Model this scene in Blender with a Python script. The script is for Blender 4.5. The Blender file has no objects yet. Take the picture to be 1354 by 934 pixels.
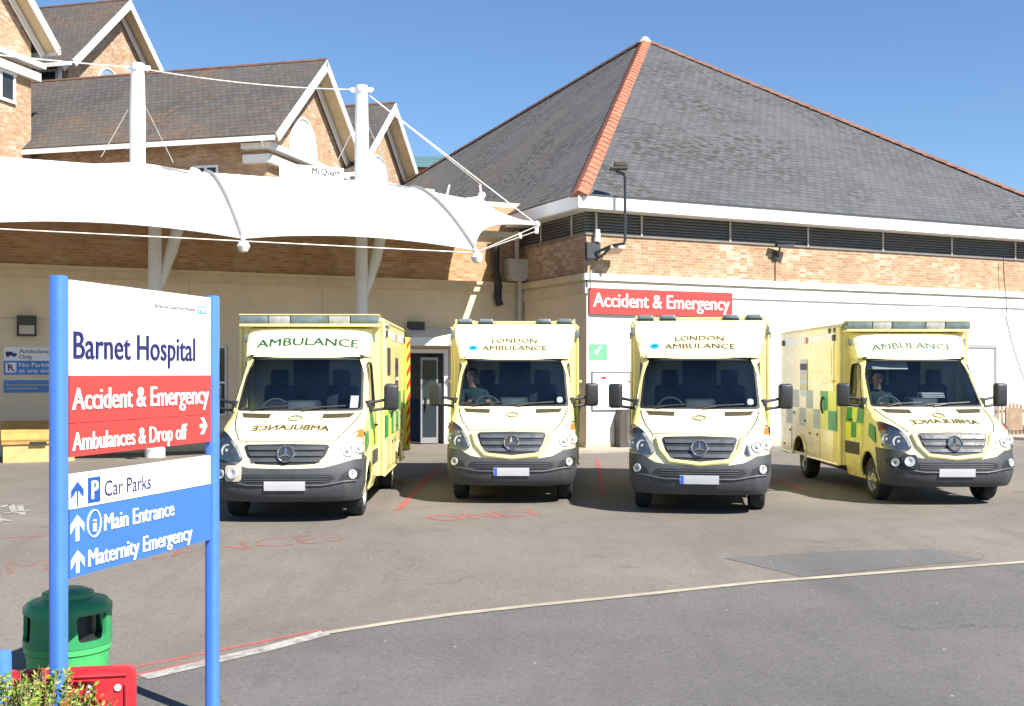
import bpy, bmesh, math, random
import numpy as np
from mathutils import Vector, Matrix
random.seed(7)
R = math.radians
SC = bpy.context.scene
COL = SC.collection

# ------------------------------------------------------------------ camera, sky, sun, exposure
FPX, CX, HY, CAMH = 1492.0, 677.0, 495.0, 2.0
cam = bpy.data.cameras.new('camera'); cam_o = bpy.data.objects.new('camera', cam); COL.objects.link(cam_o)
cam_o.location = (0, 0, CAMH); cam_o.rotation_euler = (R(90), 0, 0)
cam.sensor_fit = 'HORIZONTAL'; cam.sensor_width = 36.0
cam.lens = FPX / 1354.0 * 36.0
cam.shift_y = 28.0 / 1354.0
cam.clip_end = 3000
SC.camera = cam_o

SUN_AZ, SUN_EL = R(48), R(46)          # azimuth measured from -Y (behind the camera) towards +X
sun_dir = Vector((math.sin(SUN_AZ) * math.cos(SUN_EL), -math.cos(SUN_AZ) * math.cos(SUN_EL), math.sin(SUN_EL)))
world = bpy.data.worlds.new('World'); SC.world = world; world.use_nodes = True
wn = world.node_tree.nodes; wl = world.node_tree.links
bg = wn['Background']; sky = wn.new('ShaderNodeTexSky'); sky.sky_type = 'NISHITA'
sky.sun_disc = False; sky.sun_elevation = SUN_EL
sky.sun_rotation = math.atan2(sun_dir.x, sun_dir.y)
sky.air_density = 1.0; sky.dust_density = 0.0; sky.ozone_density = 7.5
wl.new(sky.outputs[0], bg.inputs[0]); bg.inputs[1].default_value = 0.066
sl = bpy.data.lights.new('sun', 'SUN'); sl.energy = 4.3; sl.angle = R(0.5); sl.color = (1.0, 0.95, 0.87)
so = bpy.data.objects.new('sun', sl); COL.objects.link(so)
so.rotation_euler = sun_dir.to_track_quat('Z', 'Y').to_euler()
SC.view_settings.view_transform = 'Standard'; SC.view_settings.look = 'None'
SC.view_settings.gamma = 1.0; SC.view_settings.use_curve_mapping = False
SC.view_settings.exposure = 1.27

# ------------------------------------------------------------------ materials
def nodes_of(name):
    m = bpy.data.materials.new(name); m.use_nodes = True
    nt = m.node_tree; b = nt.nodes['Principled BSDF']
    return m, nt, nt.nodes, nt.links, b
def c4(c): return (c[0], c[1], c[2], 1.0)
def mixc(nt, a, b, fac, mode='MIX'):
    n = nt.nodes.new('ShaderNodeMix'); n.data_type = 'RGBA'; n.blend_type = mode
    for sock, val in ((n.inputs[6], a), (n.inputs[7], b), (n.inputs[0], fac)):
        if isinstance(val, bpy.types.NodeSocket): nt.links.new(val, sock)
        elif isinstance(val, (int, float)): sock.default_value = val
        else: sock.default_value = c4(val)
    return n.outputs[2]
def noise(nt, scale, detail=4, rough=0.55, vec=None, dist=0.0):
    n = nt.nodes.new('ShaderNodeTexNoise'); n.inputs['Scale'].default_value = scale
    n.inputs['Detail'].default_value = detail; n.inputs['Roughness'].default_value = rough
    n.inputs['Distortion'].default_value = dist
    if vec is not None: nt.links.new(vec, n.inputs['Vector'])
    return n.outputs['Fac']
def ramp(nt, sock, lo, hi, a=0.0, b=1.0):
    n = nt.nodes.new('ShaderNodeMapRange'); n.inputs[1].default_value = lo; n.inputs[2].default_value = hi
    n.inputs[3].default_value = a; n.inputs[4].default_value = b
    nt.links.new(sock, n.inputs[0]); return n.outputs[0]
def math_n(nt, op, a, b=0.0):
    n = nt.nodes.new('ShaderNodeMath'); n.operation = op
    for i, v in enumerate((a, b)):
        if isinstance(v, bpy.types.NodeSocket): nt.links.new(v, n.inputs[i])
        else: n.inputs[i].default_value = v
    return n.outputs[0]
def objco(nt, kind='Object'):
    return nt.nodes.new('ShaderNodeTexCoord').outputs[kind]
def bump(nt, b, h, strength=0.3, dist=0.02):
    n = nt.nodes.new('ShaderNodeBump'); n.inputs['Strength'].default_value = strength
    n.inputs['Distance'].default_value = dist; nt.links.new(h, n.inputs['Height'])
    nt.links.new(n.outputs[0], b.inputs['Normal'])
MATS = {}
def M(name, col, rough=0.5, metal=0.0, var=0.12, scale=3.0, bmp=0.0, bscale=80.0, coat=0.0, dirt=None, dirt_amt=0.0):
    if name in MATS: return MATS[name]
    m, nt, nd, lk, b = nodes_of(name)
    co = objco(nt)
    n1 = noise(nt, scale, 5, 0.6, co)
    dark = tuple(c * (1 - var) for c in col); lite = tuple(min(1, c * (1 + var * 0.6)) for c in col)
    out = mixc(nt, dark, lite, ramp(nt, n1, 0.3, 0.7))
    if dirt_amt:
        n2 = ramp(nt, noise(nt, scale * 2.7, 7, 0.7, co, 0.6), 0.52, 0.72, 0, dirt_amt)
        out = mixc(nt, out, dirt or (0.2, 0.17, 0.13), n2)
    lk.new(out, b.inputs['Base Color'])
    b.inputs['Metallic'].default_value = metal
    r2 = ramp(nt, noise(nt, scale * 4, 4, 0.6, co), 0.25, 0.75, max(0.02, rough - 0.08), min(1, rough + 0.08))
    lk.new(r2, b.inputs['Roughness'])
    if coat: b.inputs['Coat Weight'].default_value = coat; b.inputs['Coat Roughness'].default_value = 0.08
    if bmp: bump(nt, b, noise(nt, bscale, 4, 0.6, co), bmp, 0.01)
    MATS[name] = m; return m
def emitless_glass(name, tint, spec=1.0, fac_add=0.04):
    m = bpy.data.materials.new(name); m.use_nodes = True; nt = m.node_tree; nd = nt.nodes; lk = nt.links
    nd.remove(nd['Principled BSDF']); out = nd['Material Output']
    tr = nd.new('ShaderNodeBsdfTransparent'); tr.inputs[0].default_value = c4(tint)
    gl = nd.new('ShaderNodeBsdfGlossy'); gl.inputs['Roughness'].default_value = 0.02; gl.inputs[0].default_value = (spec, spec, spec, 1)
    fr = nd.new('ShaderNodeFresnel'); fr.inputs[0].default_value = 1.45
    co = objco(nt); n = ramp(nt, noise(nt, 1.5, 3, 0.5, co), 0.3, 0.7, 0.0, fac_add)
    f = math_n(nt, 'ADD', fr.outputs[0], n)
    mx = nd.new('ShaderNodeMixShader'); lk.new(f, mx.inputs[0]); lk.new(tr.outputs[0], mx.inputs[1]); lk.new(gl.outputs[0], mx.inputs[2])
    lk.new(mx.outputs[0], out.inputs[0]); MATS[name] = m; return m
def uvco(nt):
    return nt.nodes.new('ShaderNodeUVMap').outputs[0]
def brick_mat(name, c1, c2, mortar, white=0.0):
    m, nt, nd, lk, b = nodes_of(name); uv = uvco(nt); co = objco(nt)
    t = nd.new('ShaderNodeTexBrick'); t.offset = 0.5
    t.inputs['Scale'].default_value = 1.0; t.inputs['Brick Width'].default_value = 0.235; t.inputs['Row Height'].default_value = 0.078
    t.inputs['Mortar Size'].default_value = 0.006; t.inputs['Mortar Smooth'].default_value = 0.2; t.inputs['Bias'].default_value = 0.0
    t.inputs['Color1'].default_value = c4(c1); t.inputs['Color2'].default_value = c4(c2); t.inputs['Mortar'].default_value = c4(mortar)
    lk.new(uv, t.inputs['Vector'])
    # clusters of brick-sized darker and paler stock
    v = nd.new('ShaderNodeTexWhiteNoise'); v.noise_dimensions = '2D'
    sn = nd.new('ShaderNodeVectorMath'); sn.operation = 'SNAP'; sn.inputs[1].default_value = (0.235, 0.078, 1); lk.new(uv, sn.inputs[0]); lk.new(sn.outputs[0], v.inputs['Vector'])
    out = mixc(nt, t.outputs[0], (0.52, 0.385, 0.255), ramp(nt, v.outputs[0], 0.6, 1.0, 0, 0.30))
    out = mixc(nt, out, tuple(c * 0.45 for c in c1), ramp(nt, noise(nt, 0.9, 5, 0.65, co), 0.5, 0.75, 0, 0.35))
    if white:
        v2 = nd.new('ShaderNodeTexWhiteNoise'); v2.noise_dimensions = '3D'; lk.new(sn.outputs[0], v2.inputs['Vector'])
        fl = ramp(nt, v2.outputs[0], 0.55, 0.7, 0, 1); rg = ramp(nt, noise(nt, 0.8, 4, 0.6, co, 0.3), 0.42, 0.62)
        out = mixc(nt, out, (0.74, 0.68, 0.59), math_n(nt, 'MULTIPLY', math_n(nt, 'MULTIPLY', fl, rg), white))
        out = mixc(nt, out, (0.72, 0.66, 0.57), ramp(nt, noise(nt, 5.0, 8, 0.8, co, 0.5), 0.54, 0.66, 0, white * 0.7))
    lk.new(out, b.inputs['Base Color']); b.inputs['Roughness'].default_value = 0.9
    bump(nt, b, t.outputs['Fac'], -0.5, 0.01)
    MATS[name] = m; return m
def slate_mat(name, base, moss=(0.16, 0.10, 0.045), moss_amt=0.5, spots=0.0, row=0.24, wid=0.32):
    m, nt, nd, lk, b = nodes_of(name); uv = uvco(nt); co = objco(nt)
    t = nd.new('ShaderNodeTexBrick'); t.offset = 0.5
    t.inputs['Scale'].default_value = 1.0; t.inputs['Brick Width'].default_value = wid; t.inputs['Row Height'].default_value = row
    t.inputs['Mortar Size'].default_value = 0.018; t.inputs['Mortar Smooth'].default_value = 0.3
    t.inputs['Color1'].default_value = c4(tuple(c * 0.78 for c in base)); t.inputs['Color2'].default_value = c4(tuple(c * 1.2 for c in base))
    t.inputs['Mortar'].default_value = c4(tuple(c * 0.35 for c in base)); lk.new(uv, t.inputs['Vector'])
    big = noise(nt, 0.35, 5, 0.6, co, 0.4)
    out = mixc(nt, t.outputs[0], tuple(c * 1.35 for c in base), ramp(nt, big, 0.35, 0.7, 0, 0.5))
    patch = ramp(nt, noise(nt, 0.16, 4, 0.6, co, 0.5), 0.46, 0.66)
    fine = ramp(nt, noise(nt, 5.0, 6, 0.75, co), 0.45, 0.62)
    out = mixc(nt, out, moss, math_n(nt, 'MULTIPLY', math_n(nt, 'MULTIPLY', patch, fine), moss_amt))
    if spots:
        vo = nd.new('ShaderNodeTexVoronoi'); vo.voronoi_dimensions = '2D'; vo.inputs['Scale'].default_value = 2.4; vo.inputs['Randomness'].default_value = 1.0
        wob = nd.new('ShaderNodeMapping'); wob.inputs['Scale'].default_value = (1, 2.2, 1); lk.new(uv, wob.inputs[0]); lk.new(wob.outputs[0], vo.inputs['Vector'])
        sp = ramp(nt, vo.outputs['Distance'], 0.40, 0.27, 0, 1)
        reg = ramp(nt, noise(nt, 0.20, 3, 0.5, co, 0.8), 0.44, 0.56)
        brk = ramp(nt, noise(nt, 2.0, 4, 0.7, co), 0.40, 0.47)
        out = mixc(nt, out, (0.035, 0.033, 0.026), math_n(nt, 'MULTIPLY', math_n(nt, 'MULTIPLY', sp, reg), math_n(nt, 'MULTIPLY', brk, spots)))
    lk.new(out, b.inputs['Base Color']); b.inputs['Roughness'].default_value = 0.72
    sep = nd.new('ShaderNodeSeparateXYZ'); lk.new(uv, sep.inputs[0])
    fr = math_n(nt, 'FRACT', math_n(nt, 'DIVIDE', sep.outputs[1], row))
    h = math_n(nt, 'SUBTRACT', math_n(nt, 'SUBTRACT', 1.0, fr), t.outputs['Fac'])
    bump(nt, b, h, 0.55, 0.02)
    MATS[name] = m; return m
def asphalt_mat(name, base, warm, speck=0.35, patchy=0.5):
    m, nt, nd, lk, b = nodes_of(name); co = objco(nt)
    big = noise(nt, 0.23, 6, 0.6, co, 0.3); mid = noise(nt, 1.7, 6, 0.65, co); fine = noise(nt, 34, 5, 0.8, co)
    out = mixc(nt, tuple(c * 0.82 for c in base), warm, ramp(nt, big, 0.32, 0.7))
    out = mixc(nt, out, tuple(c * 0.66 for c in base), ramp(nt, mid, 0.48, 0.78, 0, patchy))
    out = mixc(nt, out, tuple(min(1, c * 1.9) for c in base), ramp(nt, fine, 0.52, 0.75, 0, speck))
    out = mixc(nt, out, tuple(c * 0.45 for c in base), ramp(nt, noise(nt, 21, 5, 0.8, co), 0.52, 0.70, 0, speck * 0.8))
    mp = nd.new('ShaderNodeMapping'); mp.inputs['Scale'].default_value = (1.0, 0.16, 1.0); mp.inputs['Rotation'].default_value = (0, 0, 0.44); lk.new(co, mp.inputs[0])
    out = mixc(nt, out, tuple(c * 0.6 for c in base), ramp(nt, noise(nt, 1.4, 5, 0.6, mp.outputs[0], 0.6), 0.54, 0.72, 0, 0.35))
    # rare pale chips
    vo = nd.new('ShaderNodeTexVoronoi'); vo.inputs['Scale'].default_value = 2.3; lk.new(co, vo.inputs['Vector'])
    out = mixc(nt, out, (0.5, 0.48, 0.45), ramp(nt, vo.outputs['Distance'], 0.032, 0.02, 0, 0.7))
    # dark oil blotches
    ob = ramp(nt, noise(nt, 0.9, 4, 0.5, co, 1.2), 0.64, 0.74, 0, 0.35)
    out = mixc(nt, out, tuple(c * 0.4 for c in base), ob)
    # hairline cracks
    vc = nd.new('ShaderNodeTexVoronoi'); vc.feature = 'DISTANCE_TO_EDGE'; vc.inputs['Scale'].default_value = 0.33
    wv = nd.new('ShaderNodeVectorMath'); wv.operation = 'ADD'; nz = nd.new('ShaderNodeTexNoise'); nz.inputs['Scale'].default_value = 1.6; nz.inputs['Detail'].default_value = 6
    lk.new(co, nz.inputs['Vector']); lk.new(co, wv.inputs[0]); lk.new(nz.outputs['Color'], wv.inputs[1]); lk.new(wv.outputs[0], vc.inputs['Vector'])
    ck = math_n(nt, 'MULTIPLY', ramp(nt, vc.outputs['Distance'], 0.006, 0.002), ramp(nt, noise(nt, 0.3, 2, 0.5, co), 0.5, 0.6, 0, 0.45))
    out = mixc(nt, out, tuple(c * 0.4 for c in base), ck)
    lk.new(out, b.inputs['Base Color']); b.inputs['Roughness'].default_value = 0.92
    b.inputs['Specular IOR Level'].default_value = 0.3
    bump(nt, b, fine, 0.5, 0.006)
    MATS[name] = m; return m
def worn_paint(name, col, under, wear=0.5, scale=7.0):
    m, nt, nd, lk, b = nodes_of(name); co = objco(nt)
    w = ramp(nt, noise(nt, scale, 8, 0.75, co, 0.4), 0.5 - 0.2 * wear, 0.62, 0.1, wear + 0.25)
    f = ramp(nt, noise(nt, 60, 3, 0.7, co), 0.5, 0.7, 0, 0.35)
    keep = math_n(nt, 'SUBTRACT', 1.0, math_n(nt, 'MINIMUM', math_n(nt, 'ADD', w, f), 1.0))
    out = mixc(nt, tuple(c * 0.85 for c in col), tuple(min(1, c * 1.15) for c in col), noise(nt, 3.0, 4, 0.6, co))
    lk.new(out, b.inputs['Base Color']); b.inputs['Roughness'].default_value = 0.85
    tr = nd.new('ShaderNodeBsdfTransparent'); mx = nd.new('ShaderNodeMixShader')
    lk.new(keep, mx.inputs[0]); lk.new(tr.outputs[0], mx.inputs[1]); lk.new(b.outputs[0], mx.inputs[2]); lk.new(mx.outputs[0], nd['Material Output'].inputs[0])
    MATS[name] = m; return m

m_brick = brick_mat('buff_brick', (0.315, 0.172, 0.085), (0.415, 0.255, 0.135), (0.44, 0.375, 0.29), 0.30)
m_brick2 = brick_mat('dark_buff_brick', (0.36, 0.175, 0.07), (0.48, 0.26, 0.115), (0.44, 0.35, 0.23), 0.15)
m_redbrick = brick_mat('red_brick', (0.33, 0.08, 0.04), (0.42, 0.12, 0.06), (0.4, 0.3, 0.24), 0.0)
m_slate = slate_mat('grey_slate', (0.080, 0.0805, 0.082), moss_amt=0.06, spots=0.95)
m_slate_mossy = slate_mat('mossy_slate', (0.112, 0.106, 0.098), moss=(0.15, 0.11, 0.065), moss_amt=1.0, spots=0.8)
m_slate2 = slate_mat('mossy_tile', (0.078, 0.072, 0.066), moss=(0.20, 0.095, 0.03), moss_amt=0.95, row=0.3, wid=0.28)
m_slate_green = slate_mat('green_roof', (0.07, 0.15, 0.16), moss_amt=0.0, row=0.5, wid=0.6)
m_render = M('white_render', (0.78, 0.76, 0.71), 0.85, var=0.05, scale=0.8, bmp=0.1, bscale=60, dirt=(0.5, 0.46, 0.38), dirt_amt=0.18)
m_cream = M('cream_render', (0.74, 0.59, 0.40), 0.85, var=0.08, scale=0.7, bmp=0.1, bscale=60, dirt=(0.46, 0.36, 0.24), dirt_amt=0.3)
m_stone = M('pale_stone', (0.66, 0.53, 0.34), 0.85, var=0.12, scale=1.2, bmp=0.1, dirt=(0.3, 0.25, 0.18), dirt_amt=0.3)
m_whitewood = M('white_trim', (0.80, 0.80, 0.78), 0.5, var=0.06, scale=1.5, dirt=(0.45, 0.42, 0.36), dirt_amt=0.25)
m_ridge_brown = M('weathered_ridge_tile', (0.17, 0.085, 0.055), 0.9, var=0.4, scale=2.0, bmp=0.2, dirt=(0.10, 0.09, 0.07), dirt_amt=0.6)
m_hip_dull = M('dull_ridge_tile', (0.21, 0.105, 0.075), 0.9, var=0.35, scale=3.0, bmp=0.2, dirt=(0.22, 0.18, 0.14), dirt_amt=0.6)
m_hip = M('red_ridge_tile', (0.40, 0.13, 0.07), 0.85, var=0.35, scale=4.0, bmp=0.3, dirt=(0.46, 0.40, 0.30), dirt_amt=0.7)
m_louvre = M('louvre_metal', (0.20, 0.185, 0.165), 0.6, var=0.15)
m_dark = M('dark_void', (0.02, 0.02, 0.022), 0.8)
m_glasswin = M('window_glass', (0.03, 0.04, 0.05), 0.06, var=0.3, scale=0.6)
m_palepane = M('pale_pane', (0.62, 0.64, 0.66), 0.25, var=0.08)
m_bluepane = M('blue_grey_pane', (0.22, 0.30, 0.38), 0.12, var=0.2)
m_membrane = M('white_membrane', (0.82, 0.82, 0.80), 0.55, var=0.03, scale=0.5, dirt=(0.6, 0.58, 0.5), dirt_amt=0.15)
m_steelwhite = M('white_steel', (0.76, 0.76, 0.73), 0.4, var=0.06, scale=1.0, dirt=(0.42, 0.38, 0.3), dirt_amt=0.3)
m_cable = M('steel_cable', (0.62, 0.60, 0.55), 0.45, 0.3)
m_rib = M('grey_rib', (0.33, 0.33, 0.32), 0.5, 0.2)
m_black = M('black_plastic', (0.025, 0.026, 0.028), 0.5, var=0.25, bmp=0.05)
m_greyplast = M('bumper_plastic', (0.055, 0.058, 0.064), 0.55, var=0.25, scale=2.0, bmp=0.1, bscale=200, dirt=(0.16, 0.14, 0.12), dirt_amt=0.35)
m_rubber = M('tyre_rubber', (0.022, 0.022, 0.023), 0.85, var=0.25, scale=6, dirt=(0.10, 0.09, 0.08), dirt_amt=0.5)
m_rim = M('rim_metal', (0.42, 0.42, 0.41), 0.4, 0.6, var=0.2, scale=8, dirt=(0.06, 0.055, 0.05), dirt_amt=0.6)
m_chrome = M('chrome', (0.75, 0.76, 0.78), 0.12, 1.0, var=0.05)
m_grillebar = M('grille_bar', (0.20, 0.205, 0.21), 0.3, 0.6, var=0.15)
m_yellow = M('ambulance_yellow', (0.91, 0.785, 0.31), 0.28, var=0.03, scale=0.9, coat=0.4, dirt=(0.72, 0.60, 0.25), dirt_amt=0.10)
m_yellow_sunlit = M('sunlit_ambulance_yellow', (0.91, 0.82, 0.47), 0.28, var=0.03, scale=0.9, coat=0.4, dirt=(0.72, 0.64, 0.36), dirt_amt=0.10)  # same ambulance paint, paler: sunlight on the fronts put into the colour
m_white = M('white_paint', (0.82, 0.82, 0.79), 0.3, var=0.04, coat=0.4, dirt=(0.5, 0.46, 0.38), dirt_amt=0.15)
m_green = M('reflective_green', (0.01, 0.30, 0.085), 0.35, var=0.15, scale=2)
m_paleg = M('faded_green_check', (0.25, 0.36, 0.33), 0.3, var=0.1, scale=2)
m_lime = M('fluorescent_yellow', (0.78, 0.80, 0.10), 0.35, var=0.06, scale=2)
m_gold = M('gold_lettering', (0.085, 0.055, 0.008), 0.5, var=0.1)
m_greenlet = M('green_lettering', (0.004, 0.085, 0.04), 0.5, var=0.1)
m_faint = M('faint_grey_lettering', (0.36, 0.36, 0.34), 0.5, var=0.1)
m_red = M('chevron_red', (0.65, 0.06, 0.03), 0.4, var=0.1)
m_orange = M('amber_lens', (0.75, 0.20, 0.02), 0.2, var=0.1)
m_bluelens = M('beacon_lens', (0.16, 0.20, 0.20), 0.15, var=0.35, scale=6)
m_bluebadge = M('cyan_badge', (0.02, 0.34, 0.62), 0.4, var=0.1)
m_seat = M('seat_fabric', (0.03, 0.034, 0.045), 0.9, var=0.2)
m_dash = M('dashboard_plastic', (0.045, 0.048, 0.055), 0.7, var=0.2)
m_inner = M('cab_lining', (0.48, 0.46, 0.28), 0.8, var=0.1)
m_paper = M('paper', (0.75, 0.75, 0.74), 0.8, var=0.05)
m_reflector = M('lamp_reflector', (0.60, 0.60, 0.58), 0.3, 0.2, var=0.45, scale=16)
m_plate = M('plate_white', (0.50, 0.50, 0.52), 0.4, var=0.08)
m_plateblue = M('plate_blue', (0.05, 0.12, 0.55), 0.4, var=0.08)
m_skin = M('skin', (0.45, 0.25, 0.17), 0.55, var=0.1)
m_hair = M('hair', (0.05, 0.03, 0.02), 0.7, var=0.3)
m_uniform = M('green_uniform', (0.02, 0.05, 0.045), 0.9, var=0.25)
m_glass = emitless_glass('windscreen_glass', (0.62, 0.69, 0.72), 0.8, 0.09)
m_lensglass = emitless_glass('headlamp_cover', (0.95, 0.95, 0.95), 0.5, 0.0)
m_signblue = M('sign_blue', (0.05, 0.17, 0.48), 0.35, var=0.06, scale=2, dirt=(0.04, 0.12, 0.35), dirt_amt=0.15)
m_postblue = M('post_blue', (0.075, 0.215, 0.70), 0.3, var=0.08, scale=3, coat=0.3, dirt=(0.03, 0.10, 0.32), dirt_amt=0.25)
m_signpale = M('sign_mid_blue', (0.055, 0.19, 0.52), 0.35, var=0.06)
m_signwhite = M('sign_white', (0.80, 0.79, 0.78), 0.4, var=0.03, dirt=(0.6, 0.57, 0.52), dirt_amt=0.15)
m_signred = M('sign_red', (0.62, 0.055, 0.045), 0.45, var=0.05, scale=2)
m_navy = M('navy_lettering', (0.02, 0.02, 0.12), 0.5, var=0.1)
m_white_let = M('white_lettering', (0.82, 0.82, 0.82), 0.45, var=0.02)
m_bin = M('green_bin_plastic', (0.07, 0.47, 0.13), 0.4, var=0.12, scale=4, bmp=0.05, dirt=(0.02, 0.12, 0.04), dirt_amt=0.3)
m_bin_shaded = M('shaded_green_bin_hood', (0.035, 0.29, 0.10), 0.4, var=0.12, scale=4, bmp=0.05)  # same plastic as the bin body; the sign's shade is put into the colour
m_barrier = M('red_barrier_plastic', (0.60, 0.03, 0.04), 0.4, var=0.15, scale=4, dirt=(0.4, 0.12, 0.10), dirt_amt=0.3)
m_grit = M('yellow_grit_plastic', (0.66, 0.47, 0.20), 0.6, var=0.2, scale=3, dirt=(0.42, 0.24, 0.08), dirt_amt=0.5)
m_wood = M('weathered_wood', (0.30, 0.21, 0.14), 0.9, var=0.3, scale=3)
m_pole = M('grey_pole', (0.055, 0.06, 0.068), 0.5, 0.2, var=0.1)
m_pipe = M('beige_pipe', (0.52, 0.47, 0.38), 0.5, var=0.1)
m_noticegreen = M('notice_green', (0.15, 0.42, 0.23), 0.5, var=0.1)
m_forecourt = asphalt_mat('worn_asphalt', (0.158, 0.140, 0.120), (0.205, 0.180, 0.154), 0.75, 0.4)
m_road = asphalt_mat('grey_asphalt', (0.118, 0.112, 0.106), (0.150, 0.141, 0.133), 0.85, 0.45)
m_patch = asphalt_mat('patch_asphalt', (0.125, 0.119, 0.114), (0.152, 0.144, 0.137), 0.7, 0.3)
m_paving = M('pale_paving', (0.36, 0.31, 0.25), 0.9, var=0.2, scale=2.5, bmp=0.2, bscale=40)
m_kerb = M('kerb_stone', (0.36, 0.32, 0.25), 0.9, var=0.25, scale=3.0, bmp=0.2, bscale=40, dirt=(0.17, 0.15, 0.12), dirt_amt=0.7)
m_whiteline = worn_paint('worn_white_paint', (0.42, 0.40, 0.37), (0.2, 0.18, 0.16), 0.3)
m_redline = worn_paint('worn_red_paint', (0.42, 0.11, 0.09), (0.18, 0.145, 0.125), 0.25)
m_redfaint = worn_paint('faint_red_paint', (0.37, 0.115, 0.10), (0.190, 0.166, 0.142), 0.85, 3.5)

# ------------------------------------------------------------------ object helpers
def tag(o, label=None, cat=None, group=None, kind=None):
    if label: o['label'] = label
    if cat: o['category'] = cat
    if group: o['group'] = group
    if kind: o['kind'] = kind
    return o
def thing(name, label, cat, loc=(0, 0, 0), rotz=0.0, group=None):
    o = bpy.data.objects.new(name, None); COL.objects.link(o)
    o.empty_display_size = 0.3
    o.location = loc; o.rotation_euler = (0, 0, rotz)
    return tag(o, label, cat, group)
def chain_loc(p):
    v = Vector((0, 0, 0))
    while p is not None: v += p.location; p = p.parent
    return v
def planar_uv(bm):
    uvl = bm.loops.layers.uv.verify(); bm.normal_update()
    for f in bm.faces:
        n = f.normal
        t = Vector((0, 0, 1)).cross(n)
        t = Vector((1, 0, 0)) if t.length < 1e-4 else t.normalized()
        b = n.cross(t)
        for l in f.loops: l[uvl].uv = (l.vert.co.dot(t), l.vert.co.dot(b))
def obj(name, bm, mats, parent=None, world=True, smooth=None, uv=False):
    """one mesh object from a bmesh; world=True: the bmesh is in world coordinates"""
    if uv: planar_uv(bm)
    if world and parent is not None: bmesh.ops.translate(bm, verts=bm.verts, vec=-chain_loc(parent))
    me = bpy.data.meshes.new(name); bm.to_mesh(me); bm.free()
    for m in (mats if isinstance(mats, (list, tuple)) else [mats]): me.materials.append(m)
    if smooth is not None:
        me.shade_smooth(); me.set_sharp_from_angle(angle=R(smooth))
    o = bpy.data.objects.new(name, me); COL.objects.link(o)
    if parent is not None: o.parent = parent
    return o
def NB(): return bmesh.new()
def box(bm, x0, x1, y0, y1, z0, z1, mi=0, bev=0.0, mat=None, seg=2):
    vs = [bm.verts.new((x, y, z)) for z in (z0, z1) for y in (y0, y1) for x in (x0, x1)]
    fs = [bm.faces.new([vs[i] for i in q]) for q in ((0, 2, 3, 1), (4, 5, 7, 6), (0, 1, 5, 4), (2, 6, 7, 3), (0, 4, 6, 2), (1, 3, 7, 5))]
    for f in fs: f.material_index = mi
    if bev:
        r = bmesh.ops.bevel(bm, geom=list({e for f in fs for e in f.edges}), offset=bev, segments=seg, affect='EDGES', profile=0.5)
        vs = list({v for f in r['faces'] for v in f.verts} | {v for v in vs if v.is_valid})
    if mat is not None: bmesh.ops.transform(bm, matrix=mat, verts=vs)
    return vs
def obox(bm, o, ax, ay, az, mi=0):
    """box from corner o with three edge vectors"""
    o, ax, ay, az = map(Vector, (o, ax, ay, az))
    vs = [bm.verts.new(o + i * ax + j * ay + k * az) for k in (0, 1) for j in (0, 1) for i in (0, 1)]
    for q in ((0, 2, 3, 1), (4, 5, 7, 6), (0, 1, 5, 4), (2, 6, 7, 3), (0, 4, 6, 2), (1, 3, 7, 5)):
        f = bm.faces.new([vs[i] for i in q]); f.material_index = mi
    if ax.cross(ay).dot(az) < 0: bmesh.ops.reverse_faces(bm, faces=list({f for v in vs for f in v.link_faces}))
    return vs
def tube(bm, pts, r, seg=10, mi=0, cap=True):
    pts = [Vector(p) for p in pts]; n = len(pts)
    rr = r if isinstance(r, (list, tuple)) else [r] * n
    rings = []; up = None
    for i, p in enumerate(pts):
        d = (pts[min(i + 1, n - 1)] - pts[max(i - 1, 0)]).normalized()
        if up is None:
            up = Vector((0, 0, 1)) if abs(d.z) < 0.9 else Vector((1, 0, 0))
        a = d.cross(up)
        if a.length < 1e-5: a = d.cross(Vector((0, 1, 0.3)))
        a.normalize(); b = a.cross(d).normalized(); up = b
        rings.append([bm.verts.new(p + (a * math.cos(k * 2 * math.pi / seg) + b * math.sin(k * 2 * math.pi / seg)) * rr[i]) for k in range(seg)])
    for i in range(n - 1):
        for k in range(seg):
            f = bm.faces.new((rings[i][k], rings[i][(k + 1) % seg], rings[i + 1][(k + 1) % seg], rings[i + 1][k])); f.material_index = mi
    if cap:
        for ring, rev in ((rings[0], True), (rings[-1], False)):
            f = bm.faces.new(ring[::-1] if rev else ring); f.material_index = mi
    return rings
def lathe(bm, prof, c=(0, 0, 0), seg=28, mi=0, mat=None):
    """prof: (r,z) list; around z axis"""
    c = Vector(c); rings = []; allv = []
    for r, z in prof:
        ring = [bm.verts.new(c + Vector((r * math.cos(2 * math.pi * k / seg), r * math.sin(2 * math.pi * k / seg), z))) for k in range(seg)]
        rings.append(ring); allv += ring
    for i in range(len(rings) - 1):
        for k in range(seg):
            f = bm.faces.new((rings[i][k], rings[i][(k + 1) % seg], rings[i + 1][(k + 1) % seg], rings[i + 1][k])); f.material_index = mi
    if mat is not None: bmesh.ops.transform(bm, matrix=mat, verts=allv)
    return allv
def poly_prism(bm, pts, ext, mi=0):
    """pts: 3D planar polygon; ext: extrude vector"""
    ext = Vector(ext); a = [bm.verts.new(Vector(p)) for p in pts]; b = [bm.verts.new(Vector(p) + ext) for p in pts]
    n = len(a); fs = [bm.faces.new(a[::-1]), bm.faces.new(b)]
    for i in range(n): fs.append(bm.faces.new((a[i], a[(i + 1) % n], b[(i + 1) % n], b[i])))
    for f in fs: f.material_index = mi
    bmesh.ops.recalc_face_normals(bm, faces=fs)
    return a + b
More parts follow.
